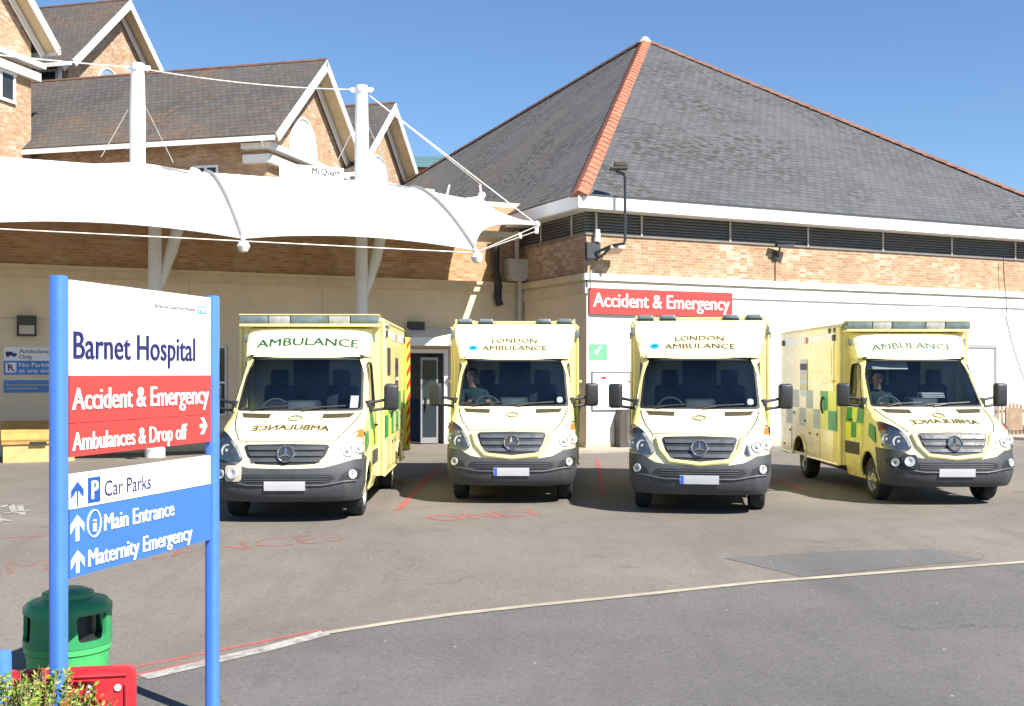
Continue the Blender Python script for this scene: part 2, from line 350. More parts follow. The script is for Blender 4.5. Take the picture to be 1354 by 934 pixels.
def rpoly(pts, r, seg=4):
    out = []; n = len(pts); rs = r if isinstance(r, (list, tuple)) else [r] * n
    for i, p in enumerate(pts):
        a = Vector(pts[i - 1]); b = Vector(p); c = Vector(pts[(i + 1) % n]); rr = rs[i]
        if rr <= 0: out.append(tuple(b)); continue
        d1 = (a - b); d2 = (c - b); l = min(rr, d1.length * 0.49, d2.length * 0.49)
        p1 = b + d1.normalized() * l; p2 = b + d2.normalized() * l
        for k in range(seg + 1):
            t = k / seg; out.append(tuple((1 - t) ** 2 * p1 + 2 * t * (1 - t) * b + t * t * p2))
    return out
def in_convex(p, poly):
    s = 0
    for i in range(len(poly)):
        a = poly[i]; b = poly[(i + 1) % len(poly)]
        c = (b[0] - a[0]) * (p[1] - a[1]) - (b[1] - a[1]) * (p[0] - a[0])
        if abs(c) < 1e-9: continue
        if s == 0: s = 1 if c > 0 else -1
        elif (c > 0) != (s > 0): return False
    return True
def panel(outer, mapper, step=(0.1, 0.1), holes=(), off=0.0, thick=0.0, mi=0, bm=None, flip=False):
    """2D polygon (u,v) with convex holes, gridded and mapped onto a curved surface: mapper(u,v,off)->Vector"""
    b2 = bmesh.new()
    f0 = b2.faces.new([b2.verts.new((p[0], p[1], 0)) for p in outer])
    xs = [p[0] for p in outer]; ys = [p[1] for p in outer]
    def cut(co, no):
        bmesh.ops.bisect_plane(b2, geom=b2.verts[:] + b2.edges[:] + b2.faces[:], dist=1e-6, plane_co=co, plane_no=no)
    if step:
        n = max(1, int(math.ceil((max(xs) - min(xs)) / step[0])))
        for i in range(1, n): cut((min(xs) + (max(xs) - min(xs)) * i / n, 0, 0), (1, 0, 0))
        n = max(1, int(math.ceil((max(ys) - min(ys)) / step[1])))
        for i in range(1, n): cut((0, min(ys) + (max(ys) - min(ys)) * i / n, 0), (0, 1, 0))
    for h in holes:
        x0, x1 = min(p[0] for p in h), max(p[0] for p in h); y0, y1 = min(p[1] for p in h), max(p[1] for p in h)
        for i in range(len(h)):
            a, c = h[i], h[(i + 1) % len(h)]
            # restrict the cut to faces near the hole
            fs = [f for f in b2.faces if max(v.co.x for v in f.verts) > x0 - 1e-6 and min(v.co.x for v in f.verts) < x1 + 1e-6
                  and max(v.co.y for v in f.verts) > y0 - 1e-6 and min(v.co.y for v in f.verts) < y1 + 1e-6]
            g = set(fs)
            for f in fs: g.update(f.verts); g.update(f.edges)
            bmesh.ops.bisect_plane(b2, geom=list(g), dist=1e-6, plane_co=(a[0], a[1], 0), plane_no=(c[1] - a[1], a[0] - c[0], 0))
        dead = [f for f in b2.faces if in_convex(f.calc_center_median(), h)]
        bmesh.ops.delete(b2, geom=dead, context='FACES')
    b2.normal_update()
    bm = bm or bmesh.new()
    top = {}; bot = {}
    for v in b2.verts:
        if not v.link_faces: continue
        top[v] = bm.verts.new(mapper(v.co.x, v.co.y, off))
        if thick and v.is_boundary: bot[v] = bm.verts.new(mapper(v.co.x, v.co.y, off - thick))
    for f in b2.faces:
        vs = [top[v] for v in f.verts]
        up = f.normal.z > 0
        if up == flip: vs = vs[::-1]
        nf = bm.faces.new(vs); nf.material_index = mi
    if thick:
        for e in b2.edges:
            if len(e.link_faces) == 1:
                a, c = e.verts
                l = [l for l in e.link_loops][0]
                a, c = l.vert, l.link_loop_next.vert
                if (e.link_faces[0].normal.z > 0) == flip: a, c = c, a
                nf = bm.faces.new((top[c], top[a], bot[a], bot[c])); nf.material_index = mi
    b2.free()
    return bm
_tc = {}
def glyphs(body, bold=0.0):
    """2D mesh of a line of text in the built-in face: verts, faces, width, cap height"""
    k = (body, bold)
    if k in _tc: return _tc[k]
    def run(s):
        cu = bpy.data.curves.new('t', 'FONT'); cu.body = s; cu.resolution_u = 3; cu.fill_mode = 'FRONT'
        o = bpy.data.objects.new('t', cu); COL.objects.link(o)
        dg = bpy.context.evaluated_depsgraph_get(); ev = o.evaluated_get(dg); me = ev.to_mesh()
        v = [(p.co.x, p.co.y) for p in me.vertices]; f = [tuple(p.vertices) for p in me.polygons]
        ev.to_mesh_clear(); bpy.data.objects.remove(o); bpy.data.curves.remove(cu)
        return v, f
    vh, _ = run('H'); cap = max(p[1] for p in vh); base = min(p[1] for p in vh)
    v, f = run(body); x0 = min(p[0] for p in v); x1 = max(p[0] for p in v)
    r = ([((p[0] - x0), (p[1] - base)) for p in v], f, x1 - x0, cap - base); _tc[k] = r; return r
def text(name, body, mat, parent, mapper, width, cap, bold=0.0, world=True, mirror=False, bm=None, ret=False, mi=0):
    """mapper(u,v): u 0..width, v 0..cap"""
    v, f, w, ch = glyphs(body, bold); bm = bm or NB()
    e = cap * 0.02; nb = 0 if bold < 0.008 else (1 if bold < 0.02 else 2)
    shifts = [k * bold * cap * 0.9 / max(nb, 1) for k in range(-nb, nb + 1)]
    for j, sh in enumerate(shifts):
        vs = []
        for x, y in v:
            u = x / w * (width - 2 * abs(shifts[0])) + abs(shifts[0]) + sh
            if mirror: u = width - u
            y_ = y / ch * cap; p = mapper(u, y_)
            if j:
                n = (mapper(u + e, y_) - p).cross(mapper(u, y_ + e) - p)
                p = p + n.normalized() * (0.0008 * j)
            vs.append(bm.verts.new(p))
        for q in f:
            try:
                nf = bm.faces.new([vs[i] for i in (q[::-1] if mirror else q)]); nf.material_index = mi
            except ValueError: pass
    return bm if ret else obj(name, bm, mat, parent, world)
def at(px, py, Y):
    return Vector(((px - CX) * Y / FPX, Y, CAMH + (HY - py) * Y / FPX))
def gz(x, y):
    """the road falls gently from the forecourt towards the viewer"""
    t = min(1.0, max(0.0, (y - 8.0) / 7.5)); return -0.45 + 0.45 * t * t * (3 - 2 * t)
def ground_at(px, py):
    k = (py - HY) / FPX; lo, hi = 1.0, 300.0
    for _ in range(50):
        m = (lo + hi) / 2
        if (CAMH - gz(0, m)) / m > k: lo = m
        else: hi = m
    return Vector(((px - CX) * lo / FPX, lo, 0))

# ------------------------------------------------------------------ ground
U = Vector((0.904, 0.428, 0)).normalized(); V = Vector((-U.y, U.x, 0))       # along / behind the white facade
Zv = Vector((0, 0, 1))
NF = -V                                                                      # facade normal, towards the viewer
C0 = Vector((1.96, 29.8, 0)); I0 = C0 + V * 4.0                              # building corner, inner corner
def AE(t, q, z): return C0 + U * t + NF * q + Vector((0, 0, z))              # on the white facade
def WG(s, p, z): return I0 - U * s + NF * p + Vector((0, 0, z))              # on the canopy wall
def gmap(h): return lambda u, v, off: Vector((u, v, gz(u, v) + h + off))

bm = NB(); ys = [-40, -20, 0, 4, 6, 7, 8] + [8 + 0.5 * i for i in range(1, 17)] + [20, 40, 80, 200, 900]
xs = [-900, -200, -60, -30, -15, 0, 15, 30, 60, 200, 900]
g = [[bm.verts.new((x, y, gz(x, y))) for x in xs] for y in ys]
for i in range(len(ys) - 1):
    for j in range(len(xs) - 1): bm.faces.new((g[i][j], g[i][j + 1], g[i + 1][j + 1], g[i + 1][j]))
tag(obj('road', bm, m_road, smooth=30), kind='structure')

kerb_px = [(-260, 985), (60, 930), (190, 897), (300, 871), (360, 857), (430, 838), (520, 824), (600, 813), (700, 802), (820, 790), (1000, 771), (1180, 757), (1354, 744), (1560, 729)]
kerb = [ground_at(*p) for p in kerb_px]
outer = [(p.x, p.y) for p in kerb] + [(60, 22), (60, 75), (-70, 75), (-70, 9), (-12, 5.6)]
tag(obj('forecourt', panel(outer, gmap(0.004), step=(4, 0.6)), m_forecourt, smooth=30), kind='structure')
def strip(bm, pts, w, h, mi=0, div=6):
    q = []
    for i in range(len(pts) - 1):
        for k in range(div): q.append(Vector(pts[i]).lerp(Vector(pts[i + 1]), k / div))
    q.append(Vector(pts[-1])); prev = None
    for i, p in enumerate(q):
        d = (q[min(i + 1, len(q) - 1)] - q[max(i - 1, 0)]); d.z = 0; d.normalize(); n = Vector((-d.y, d.x, 0)) * w / 2
        a, b = p + n, p - n
        cur = [bm.verts.new((v.x, v.y, gz(v.x, v.y) + h)) for v in (a, b)]
        if prev: bm.faces.new((prev[1], cur[1], cur[0], prev[0])).material_index = mi
        prev = cur
bm = NB(); strip(bm, kerb[5:], 0.085, 0.008)
tag(obj('kerb', bm, m_kerb), kind='structure')
bm = NB(); strip(bm, [ground_at(190, 897), ground_at(300, 871), ground_at(360, 857), ground_at(430, 838)], 0.15, 0.009)
tag(obj('edge_line', bm, m_whiteline), kind='structure')
bm = NB()
strip(bm, [ground_at(130, 893), ground_at(250, 869), ground_at(330, 853), ground_at(425, 834)], 0.05, 0.008)
strip(bm, [ground_at(150, 900), ground_at(250, 878), ground_at(340, 860), ground_at(400, 846)], 0.05, 0.008)
tag(obj('double_red_line', bm, m_redline), kind='structure')
pp = [ground_at(*p) for p in ((958, 739), (1120, 729), (1232, 727), (1300, 741), (1180, 752), (1062, 764))]
tag(obj('asphalt_patch', panel([(p.x, p.y) for p in pp], gmap(0.008), step=(1, 0.5)), m_patch), kind='structure')
bm = NB()
strip(bm, [ground_at(-200, 716), ground_at(0, 712), ground_at(290, 699)], 0.07, 0.008)
strip(bm, [ground_at(500, 668), ground_at(525, 675), ground_at(560, 673)], 0.06, 0.008)
strip(bm, [ground_at(1320, 653), ground_at(1420, 648)], 0.07, 0.008)
strip(bm, [ground_at(1020, 640), ground_at(1062, 649), ground_at(1150, 656)], 0.06, 0.008)
tag(obj('bay_front_line', bm, m_redfaint), kind='structure')
bm = NB()
strip(bm, [ground_at(527, 675), ground_at(580, 617)], 0.10, 0.010)
strip(bm, [ground_at(797, 655), ground_at(790, 609)], 0.10, 0.010)
strip(bm, [ground_at(1060, 648), ground_at(1010, 628), ground_at(985, 606)], 0.10, 0.010)
strip(bm, [ground_at(1420, 640), ground_at(1360, 612)], 0.10, 0.010)
tag(obj('bay_line', bm, m_redline), kind='structure')
# the red lettering in front of the bays, read from the road
def ground_text(name, body, p0, length, depth, mat, ang=None):
    d = U; up = V
    return tag(text(name, body, mat, None, lambda u, v: (lambda q: Vector((q.x, q.y, gz(q.x, q.y) + 0.0075)))(p0 + d * u + up * v), length, depth, 0.0), kind='structure')
ground_text('road_lettering', 'AMBULANCES', Vector((-5.95, 12.05, 0)), 4.35, 0.52, m_redfaint)
ground_text('road_lettering', 'ONLY', Vector((-1.02, 15.3, 0)), 1.75, 0.60, m_redline)
bm = NB()
for a, b in (((0, 672), (16, 668)), ((14, 668), (20, 680)), ((4, 680), (40, 676)), ((26, 670), (30, 682)), ((-30, 684), (14, 690)), ((-6, 676), (-2, 692))):
    strip(bm, [ground_at(*a), ground_at(*b)], 0.09, 0.012, div=2)
tag(obj('white_road_marking', bm, m_whiteline), kind='structure')
# footway along the white facade, a real step
bm = NB()
obox(bm, AE(-0.9, 0.0, 0), U * 14, NF * 1.25, (0, 0, 0.06)); obox(bm, AE(-0.9, -0.02, 0), -V * -3.9 * 0.995, U * 0.88, (0, 0, 0.06))
tag(obj('pavement', bm, m_paving), kind='structure')

# ------------------------------------------------------------------ white A&E block with the pyramid slate roof
ae = thing('hospital_block', 'white rendered block with brick band and tall grey hipped slate roof edged in red tiles', 'building', C0)
LU, LV = 19.9, 58.0
def wall_band(bm, z0, z1, out=0.0, mi=0, t1=LU, v1=LV, side_mi=0):
    """ring of wall faces of the block: right facade and left return"""
    a = C0 - U * out + NF * out; b = C0 + U * (t1 + out) + NF * out; d = C0 - U * out + V * v1
    for k_, (p, q) in enumerate(((a, b), (d, a))):
        vs = [bm.verts.new(p + Vector((0, 0, z0))), bm.verts.new(q + Vector((0, 0, z0))), bm.verts.new(q + Vector((0, 0, z1))), bm.verts.new(p + Vector((0, 0, z1)))]
        bm.faces.new(vs).material_index = mi if k_ == 0 else side_mi
def ring_box(bm, z0, z1, out, t1=LU, v1=LV, back=0.05):
    """a projecting string course round the corner"""
    a = C0 - U * out + NF * out
    obox(bm, a + Vector((0, 0, z0)), U * (t1 + 2 * out), V * (out + back), (0, 0, z1 - z0))
    obox(bm, a + V * (out + back) + Vector((0, 0, z0)), V * (v1 - back), U * (out + back), (0, 0, z1 - z0), 1)
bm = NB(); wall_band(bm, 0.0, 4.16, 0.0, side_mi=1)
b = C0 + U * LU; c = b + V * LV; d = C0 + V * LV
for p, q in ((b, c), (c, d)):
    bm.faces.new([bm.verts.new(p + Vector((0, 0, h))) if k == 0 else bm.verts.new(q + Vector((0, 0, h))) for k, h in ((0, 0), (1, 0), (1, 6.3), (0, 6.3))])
obj('rendered_wall', bm, [m_render, m_cream], ae)  # left return in cream: its shade is put into the colour
bm = NB(); wall_band(bm, 4.62, 5.72, -0.01); obj('brick_band', bm, m_brick, ae, uv=True)
bm = NB(); ring_box(bm, 4.14, 4.42, 0.05); ring_box(bm, 4.49, 4.66, 0.10); obj('string_course', bm, [m_whitewood, m_stone], ae)
bm = NB(); ring_box(bm, 4.42, 4.49, 0.02); obj('shadow_gap', bm, [m_pipe, m_stone], ae)
bm = NB(); ring_box(bm, 0.0, 0.16, 0.02); obj('plinth', bm, m_stone, ae)
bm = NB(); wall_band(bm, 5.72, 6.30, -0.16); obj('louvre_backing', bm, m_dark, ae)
bm = NB()
for k in range(7):
    z = 5.755 + k * 0.078
    for a0, d0, n0, L in ((C0 - U * 0.01, U, NF, LU), (C0 + V * 12 - U * 0.01, -V, -U, 12)):
        o = a0 + Vector((0, 0, z))
        vs = [o + n0 * 0.0, o + d0 * L, o + d0 * L - n0 * 0.085 + Vector((0, 0, 0.075)), o - n0 * 0.085 + Vector((0, 0, 0.075))]
        poly_prism(bm, vs, (0, 0, -0.012))
obj('louvre_blades', bm, m_louvre, ae)
for px in (788, 848, 965, 1068, 1167, 1258, 1342, 1415, 1480):
    r = (px - CX) / FPX; t = (r * 29.8 - 1.96) / (U.x - r * U.y)
    bm = NB(); obox(bm, AE(t - 0.025, 0.0, 5.735), U * 0.05, NF * 0.03, Zv * 0.545); obj('louvre_mullion', bm, m_pipe, ae)
for v in (0.75, 2.6, 4.6):
    bm = NB(); obox(bm, C0 + V * v + Vector((0, 0, 5.735)), V * 0.05, -U * 0.03, (0, 0, 0.545)); obj('louvre_mullion', bm, m_pipe, ae)
bm = NB(); ring_box(bm, 5.69, 5.735, 0.03); obj('louvre_sill', bm, m_louvre, ae)
OV = 0.5; ZE = 6.42
E0 = C0 - U * OV + NF * OV
E1 = E0 + U * (LU + 2 * OV); E3 = E0 + V * (LV + OV); E2 = E1 + V * (LV + OV)
AP = Vector((5.38, 45.7, 15.5))
bm = NB()
corners = [E0, E1, E2, E3]
for i in range(4):
    p, q = corners[i], corners[(i + 1) % 4]
    bm.faces.new([bm.verts.new(p + Zv * 6.62), bm.verts.new(q + Zv * 6.62), bm.verts.new(AP)])
bm.faces.ensure_lookup_table(); bm.faces[3].material_index = 1; bm.faces[2].material_index = 1
roof = obj('slate_roof', bm, [m_slate, m_slate_mossy], ae, uv=True)
bm = NB()
for p, dx, dy, L in ((E0, U, V, LU + 2 * OV), (E0 + V * 0.04, V, U, LV)):
    obox(bm, p + Zv * 6.31, dx * L, dy * 0.04, Zv * 0.34)
obj('fascia', bm, m_whitewood, ae)
bm = NB()
for p, dx, dy, L in ((E0 + U * 0.04 + V * 0.04, U, V, LU), (E0 + V * 0.54 + U * 0.04, V, U, LV)):
    obox(bm, p + Zv * 6.30, dx * L, dy * 0.50, Zv * 0.03)
obj('soffit', bm, m_whitewood, ae)
bm = NB()
for p, dx, n0, L in ((E0, U, NF, LU + 2 * OV), (E0, V, -U, LV)):
    obox(bm, p + n0 * 0.0 + Zv * 6.65, dx * L, n0 * 0.03, Zv * 0.03)
obj('roof_edge', bm, m_pole, ae)
def hip_tiles(bm, a, b, w, n1, n2, tile=0.42):
    d = (b - a); L = d.length; d.normalize(); n = int(L / tile)
    for i in range(n):
        p = a + d * (i * tile); q = a + d * ((i + 1) * tile + 0.05)
        s1 = n1.cross(d); s2 = n2.cross(d)
        if s1.dot(s2) < 0 or True: pass
        o1 = (s1 if s1.dot(n2) < 0 else -s1).normalized(); o2 = (s2 if s2.dot(n1) < 0 else -s2).normalized()
        up = (n1 + n2).normalized(); j = random.uniform(-0.006, 0.006)
        pr = [o1 * w + up * (0.0 + j) + n1 * 0.03, o1 * w * 0.55 + n1 * 0.06, up * (0.10 + j), o2 * w * 0.55 + n2 * 0.06, o2 * w + n2 * 0.03]
        A = [bm.verts.new(p + x + up * 0.028) for x in pr]; B = [bm.verts.new(q + x) for x in pr]
        for k in range(4): bm.faces.new((A[k], A[k + 1], B[k + 1], B[k]))
        bm.faces.new(A[::-1])
def pn(p, q): return (q - p).cross(AP - p).normalized()
nF = pn(E0 + Zv * 6.62, E1 + Zv * 6.62); nR = pn(E1 + Zv * 6.62, E2 + Zv * 6.62); nL = pn(E3 + Zv * 6.62, E0 + Zv * 6.62); nB = pn(E2 + Zv * 6.62, E3 + Zv * 6.62)
bm = NB()
hip_tiles(bm, E0 + Zv * 6.64, AP, 0.26, nF, nL)
bm2 = NB(); hip_tiles(bm2, E1 + Zv * 6.64, AP, 0.13, nF, nR); bmesh.ops.recalc_face_normals(bm2, faces=bm2.faces); obj('ridge_tiles', bm2, m_hip_dull, roof)
bmesh.ops.recalc_face_normals(bm, faces=bm.faces)
obj('ridge_tiles', bm, m_hip, roof)
bm = NB(); hip_tiles(bm, E3 + Zv * 6.64, AP, 0.12, nL, nB); bmesh.ops.recalc_face_normals(bm, faces=bm.faces); obj('ridge_tiles', bm, m_ridge_brown, roof)
bm = NB(); lathe(bm, [(0.0, 0.16), (0.12, 0.14), (0.22, 0.02), (0.3, -0.1)], AP, 10); obj('apex_cap', bm, m_pipe, roof, smooth=40)
# door and panel outlines on the white wall
def facade_t(px, q=0.0):
    r = (px - CX) / FPX; o = C0 + NF * q
    return (r * o.y - o.x) / (U.x - r * U.y)
t0, t1 = facade_t(1262), facade_t(1314)
bm = NB(); obox(bm, AE(t0, 0, 0.06), U * (t1 - t0), NF * 0.03, Zv * 2.78); dr = obj('door', bm, m_whitewood, ae)
bm = NB()
obox(bm, AE(t0 - 0.1, 0, 2.84), U * (t1 - t0 + 0.2), NF * 0.07, Zv * 0.1); obox(bm, AE(t1, 0, 0.06), U * 0.1, NF * 0.07, Zv * 2.78); obox(bm, AE(t0 - 0.1, 0, 0.06), U * 0.1, NF * 0.07, Zv * 2.78)
obj('door_frame', bm, M('grey_frame', (0.34, 0.34, 0.34), 0.5), dr)
t0, t1 = facade_t(1209), facade_t(1278)
bm = NB(); obox(bm, AE(t0, 0, 3.62), U * (t1 - t0), NF * 0.012, Zv * 0.52); box_p = obj('wall_panel', bm, m_render, ae)
bm = NB(); obox(bm, AE(t0, 0, 3.585), U * (t1 - t0), NF * 0.028, Zv * 0.035); obox(bm, AE(t0 - 0.03, 0, 3.585), U * 0.03, NF * 0.02, Zv * 0.5); obj('panel_bead', bm, m_pipe, box_p)
bm = NB(); obox(bm, AE(0.0, 0.0, 0.16), U * 0.06, NF * 0.025, Zv * 3.98); obj('corner_bead', bm, m_whitewood, ae)

# ------------------------------------------------------------------ canopy wall (lower wing)
wg = thing('entrance_wing', 'cream and brick hospital wing in the shade behind the white canopy', 'building', I0)
WL = 26.0
def wgface(bm, s0, s1, z0, z1, p=0.0, mi=0):
    bm.faces.new([bm.verts.new(WG(s, p, z)) for s, z in ((s1, z0), (s0, z0), (s0, z1), (s1, z1))]).material_index = mi
# openings: entrance (px 540..590) and window (px 285..300)
def wing_s(px, p=0.0):
    r = (px - CX) / FPX; o = I0 + NF * p
    return (o.x - r * o.y) / (U.x - r * U.y)
sd1, sd0 = wing_s(538), wing_s(592)
sw1, sw0 = wing_s(268), wing_s(301)
bm = NB()
ss = [0, sd0, sd1, sw0, sw1, WL]
wgface(bm, 0, sd0, 0, 4.4); wgface(bm, sd0, sd1, 2.72, 4.4); wgface(bm, sd1, sw0, 0, 4.4); wgface(bm, sw1, WL, 0, 4.4)
wgface(bm, sw0, sw1, 0, 0.9); wgface(bm, sw0, sw1, 2.75, 4.4)
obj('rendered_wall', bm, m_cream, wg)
bm = NB(); wgface(bm, 0, WL, 4.4, 6.9); obj('brick_wall', bm, m_brick2, wg, uv=True)
bm = NB(); obox(bm, WG(0, 0, 4.40), -U * WL, NF * 0.09, Zv * 0.20); obox(bm, WG(0, 0, 4.60), -U * WL, NF * 0.15, Zv * 0.09); obj('string_course', bm, m_stone, wg)
bm = NB(); obox(bm, WG(sd1, 0, 0), -U * (WL - sd1), NF * 0.02, Zv * 0.12); obj('plinth', bm, m_stone, wg)
bm = NB(); obox(bm, WG(0, 0, 6.9), -U * WL, V * 14, Zv * 0.15); obj('flat_roof', bm, m_pipe, wg)
bm = NB()
for s in (6.0, 9.55, 12.9): obox(bm, WG(s, 0, 0.12), -U * 0.025, NF * 0.006, Zv * 4.26)
obox(bm, WG(sw1, 0, 3.35), -U * (WL - sw1), NF * 0.006, Zv * 0.03)
obj('wall_joint', bm, m_pipe, wg)
# window
bm = NB(); obox(bm, WG(sw0, -0.10, 0.9), -U * (sw1 - sw0), V * 0.02, Zv * 1.85); w = obj('window', bm, m_glasswin, wg)
bm = NB()
for s in (sw0, sw0 + (sw1 - sw0) * 0.5 - 0.03, sw1 - 0.06): obox(bm, WG(s, -0.07, 0.9), -U * 0.06, V * 0.03, Zv * 1.85)
for z in (0.9, 1.75, 2.69): obox(bm, WG(sw0 + 0.06, -0.072, z), -U * (sw1 - sw0 - 0.12), V * 0.028, Zv * 0.06)
obj('window_frame', bm, m_whitewood, w)
bm = NB(); obox(bm, WG(sw0 - 0.05, 0.08, 0.84), -U * (sw1 - sw0 + 0.1), V * 0.2, Zv * 0.06); obj('sill', bm, m_stone, w)
# entrance porch: reveal, glazed door leaf, white frame and projecting flat hood
bm = NB()
obox(bm, WG(sd0, -1.6, 0.0), -U * (sd1 - sd0), V * 0.05, Zv * 2.72, 0)
for s in (sd0, sd1 + 0.04): obox(bm, WG(s, -1.6, 0), -U * -0.04, NF * 1.6, Zv * 2.72)
obox(bm, WG(sd0, -1.6, 2.72), -U * (sd1 - sd0), NF * 1.6, Zv * 0.03)
lob = obj('lobby_wall', bm, M('lobby_grey', (0.30, 0.30, 0.31), 0.8), wg)
bm = NB(); obox(bm, WG(sd0 + 0.05, -1.54, 0.0), -U * (sd1 - sd0 - 0.1), NF * 0.02, Zv * 1.25); obj('lobby_dado', bm, M('lobby_blue', (0.06, 0.10, 0.22), 0.7), lob)
sm = wing_s(571)
bm = NB()
for s, wd in ((sd0, 0.12), (sd1 - 0.07, 0.07)): obox(bm, WG(s, 0.04, 0), -U * wd, V * 0.09, Zv * 2.72)
obox(bm, WG(sd0 + 0.12, 0.04, 2.60), -U * (sd1 - sd0 - 0.19), V * 0.09, Zv * 0.12)
obj('entrance_frame', bm, m_whitewood, wg)
dl0, dl1 = wing_s(580), wing_s(557)
bm = NB(); obox(bm, WG(dl0 + .05, -0.06, 0.1), -U * (dl1 - dl0 - .1), V * 0.015, Zv * 2.3); dl = obj('glazed_door', bm, m_glasswin, wg)
bm = NB()
for s in (dl0, dl1 - 0.05): obox(bm, WG(s, -0.045, 0.03), -U * 0.05, V * 0.045, Zv * 2.45)
for z, h in ((0.03, 0.16), (1.15, 0.12), (2.40, 0.08)): obox(bm, WG(dl0 + 0.05, -0.046, z), -U * (dl1 - dl0 - 0.1), V * 0.043, Zv * h)
obj('door_frame', bm, M('alu_frame', (0.3, 0.3, 0.31), 0.4, 0.3), dl)
bm = NB(); obox(bm, WG(dl1 - 0.16, -0.02, 1.0), -U * 0.03, NF * 0.05, Zv * 0.35); obj('handle', bm, m_black, dl)
bm = NB(); obox(bm, WG(sd0 - 0.55, 0.0, 2.80), -U * (sd1 - sd0 + 0.75), NF * 0.8, Zv * 0.22)
poly_prism(bm, [WG(sd0 - 0.55, 0.03, 3.02), WG(sd0 - 0.55, 0.78, 3.02), WG(sd0 - 0.55, 0.03, 3.32)], -U * (sd1 - sd0 + 0.6))
obj('porch_hood', bm, m_steelwhite, wg)

# ------------------------------------------------------------------ gabled brick buildings behind
EE = Vector((-0.966, 0.258, 0)).normalized(); GG = Vector((0.258, 0.966, 0)).normalized()
def gable(name, label, K, ze, za, W=8.0, L=24.0, arch=None, arch_mat=None, cornice=None, ov=0.8, windows=()):
    K = Vector(K); o = thing(name, label, 'building', (K.x, K.y, 0))
    H = Vector((0, 0, 1)); apex = K + GG * W / 2 + H * za
    bm = NB()
    A, B = K, K + GG * W; C, D = B + EE * L, A + EE * L
    P = lambda p, z: bm.verts.new(p + H * z)
    bm.faces.new([P(A, 0), P(B, 0), P(B, ze), bm.verts.new(apex), P(A, ze)])
    bm.faces.new([P(D, 0), P(A, 0), P(A, ze), P(D, ze)]); bm.faces.new([P(B, 0), P(C, 0), P(C, ze), P(B, ze)])
    obj('brick_wall', bm, m_brick, o, uv=True)
    # roof with eaves and verge overhang
    sl = (za - ze) / (W / 2); bm = NB(); F = -EE * ov
    e1 = A - GG * ov + H * (ze - sl * ov + 0.1); e2 = B + GG * ov + H * (ze - sl * ov + 0.1); ap = apex + H * 0.1
    for p, q in ((e1, ap), (ap, e2)):
        vs = [p + F, p + EE * L, q + EE * L, q + F]
        n = (vs[1] - vs[0]).cross(vs[3] - vs[0]).normalized()
        if n.z < 0: n = -n
        poly_prism(bm, vs, n * 0.1)
    rf = obj('tiled_roof', bm, m_slate2, o, uv=True)
    bm = NB(); tube(bm, [ap + F + H * 0.08, ap + EE * L + H * 0.08], 0.11, 8); obj('ridge_tiles', bm, m_ridge_brown, rf)
    bm = NB()
    for p in (e1, e2):          # bargeboards: outer board and set-back inner board
        d = (ap - p); nrm = (-EE)
        perp = d.cross(nrm).normalized()
        if perp.z > 0: perp = -perp
        obox(bm, p + F + perp * 0.02 + H * 0.1, d, nrm * 0.06, perp * 0.34)
        q = p + F * 0.12 + perp * 0.16; obox(bm, q, d * 0.985, nrm * 0.06, perp * 0.30)
    obj('bargeboard', bm, m_whitewood, o)
    bm = NB()
    for p in (e1, e2):
        d = (ap - p); perp = d.cross(-EE).normalized()
        if perp.z > 0: perp = -perp
        obox(bm, p + F * 0.98 + perp * 0.03, d, EE * ov * 0.95, perp * 0.03)
    obj('verge_soffit', bm, m_stone, o)
    bm = NB()
    for p, s in ((e1, -1), (e2, 1)):
        obox(bm, p + F + H * -0.18 + GG * (0.02 * s), EE * (L + ov), GG * 0.06 * s, H * 0.2)
    obj('gutter', bm, m_whitewood, o)
    if arch:
        g0, wd, z0, z1 = arch; c = K + GG * g0
        pts = [c - GG * wd / 2 + H * z0, c + GG * wd / 2 + H * z0] + [c + GG * (wd / 2 * math.cos(a)) + H * (z1 - wd * 0.62 + wd * 0.62 * math.sin(a)) for a in [i * math.pi / 16 for i in range(17)]]
        bm = NB(); poly_prism(bm, [p - EE * 0.01 for p in pts], -EE * 0.05); w_ = obj('arched_window', bm, arch_mat or m_palepane, o)
        bm = NB(); tube(bm, [p - EE * 0.05 for p in pts[1:]] , 0.07, 6); obj('window_frame', bm, m_whitewood, w_)
    if cornice:
        bm = NB()
        for z, out, h in ((cornice, 0.42, 0.22), (cornice - 0.55, 0.28, 0.34)):
            obox(bm, K - GG * out + H * z - EE * 0.003, GG * (W + 2 * out), -EE * out, H * h)
            obox(bm, K + H * z, EE * 0.9, -GG * out, H * h)
        obj('stone_cornice', bm, m_steelwhite, o)
    for s0, wd, z0, z1 in windows:      # in the eaves wall
        a = K + EE * s0; bm = NB()
        obox(bm, a + H * z0, EE * wd, -GG * 0.02, H * (z1 - z0)); w_ = obj('window', bm, m_glasswin, o)
        bm = NB()
        for x in (0, wd / 2 - 0.05, wd - 0.1): obox(bm, a + EE * x + H * z0 - GG * 0.02, EE * 0.1, -GG * 0.05, H * (z1 - z0))
        for z in (z0, z1 - 0.1): obox(bm, a + H * z - GG * 0.021, EE * wd, -GG * 0.04, H * 0.1)
        obj('window_frame', bm, m_whitewood, w_)
    return o
K1 = Vector((-9.8, 45, 0))
gable('gabled_building', 'brick gabled building with long mossy tiled roof and arched white gable window behind the canopy', K1, 11.9, 15.35, 8.0, 26, (3.3, 2.5, 11.3, 12.9), m_palepane, 10.95, windows=((2.1, 1.15, 9.5, 10.45),))
gable('gabled_building', 'smaller looking brick gable half hidden behind a canopy mast beside the big slate roof', K1 + GG * 8.25, 11.9, 15.4, 8.0, 16, (3.6, 2.5, 11.2, 12.9), m_palepane, 10.9)
K3 = Vector((-21.9, 55.7, 0))
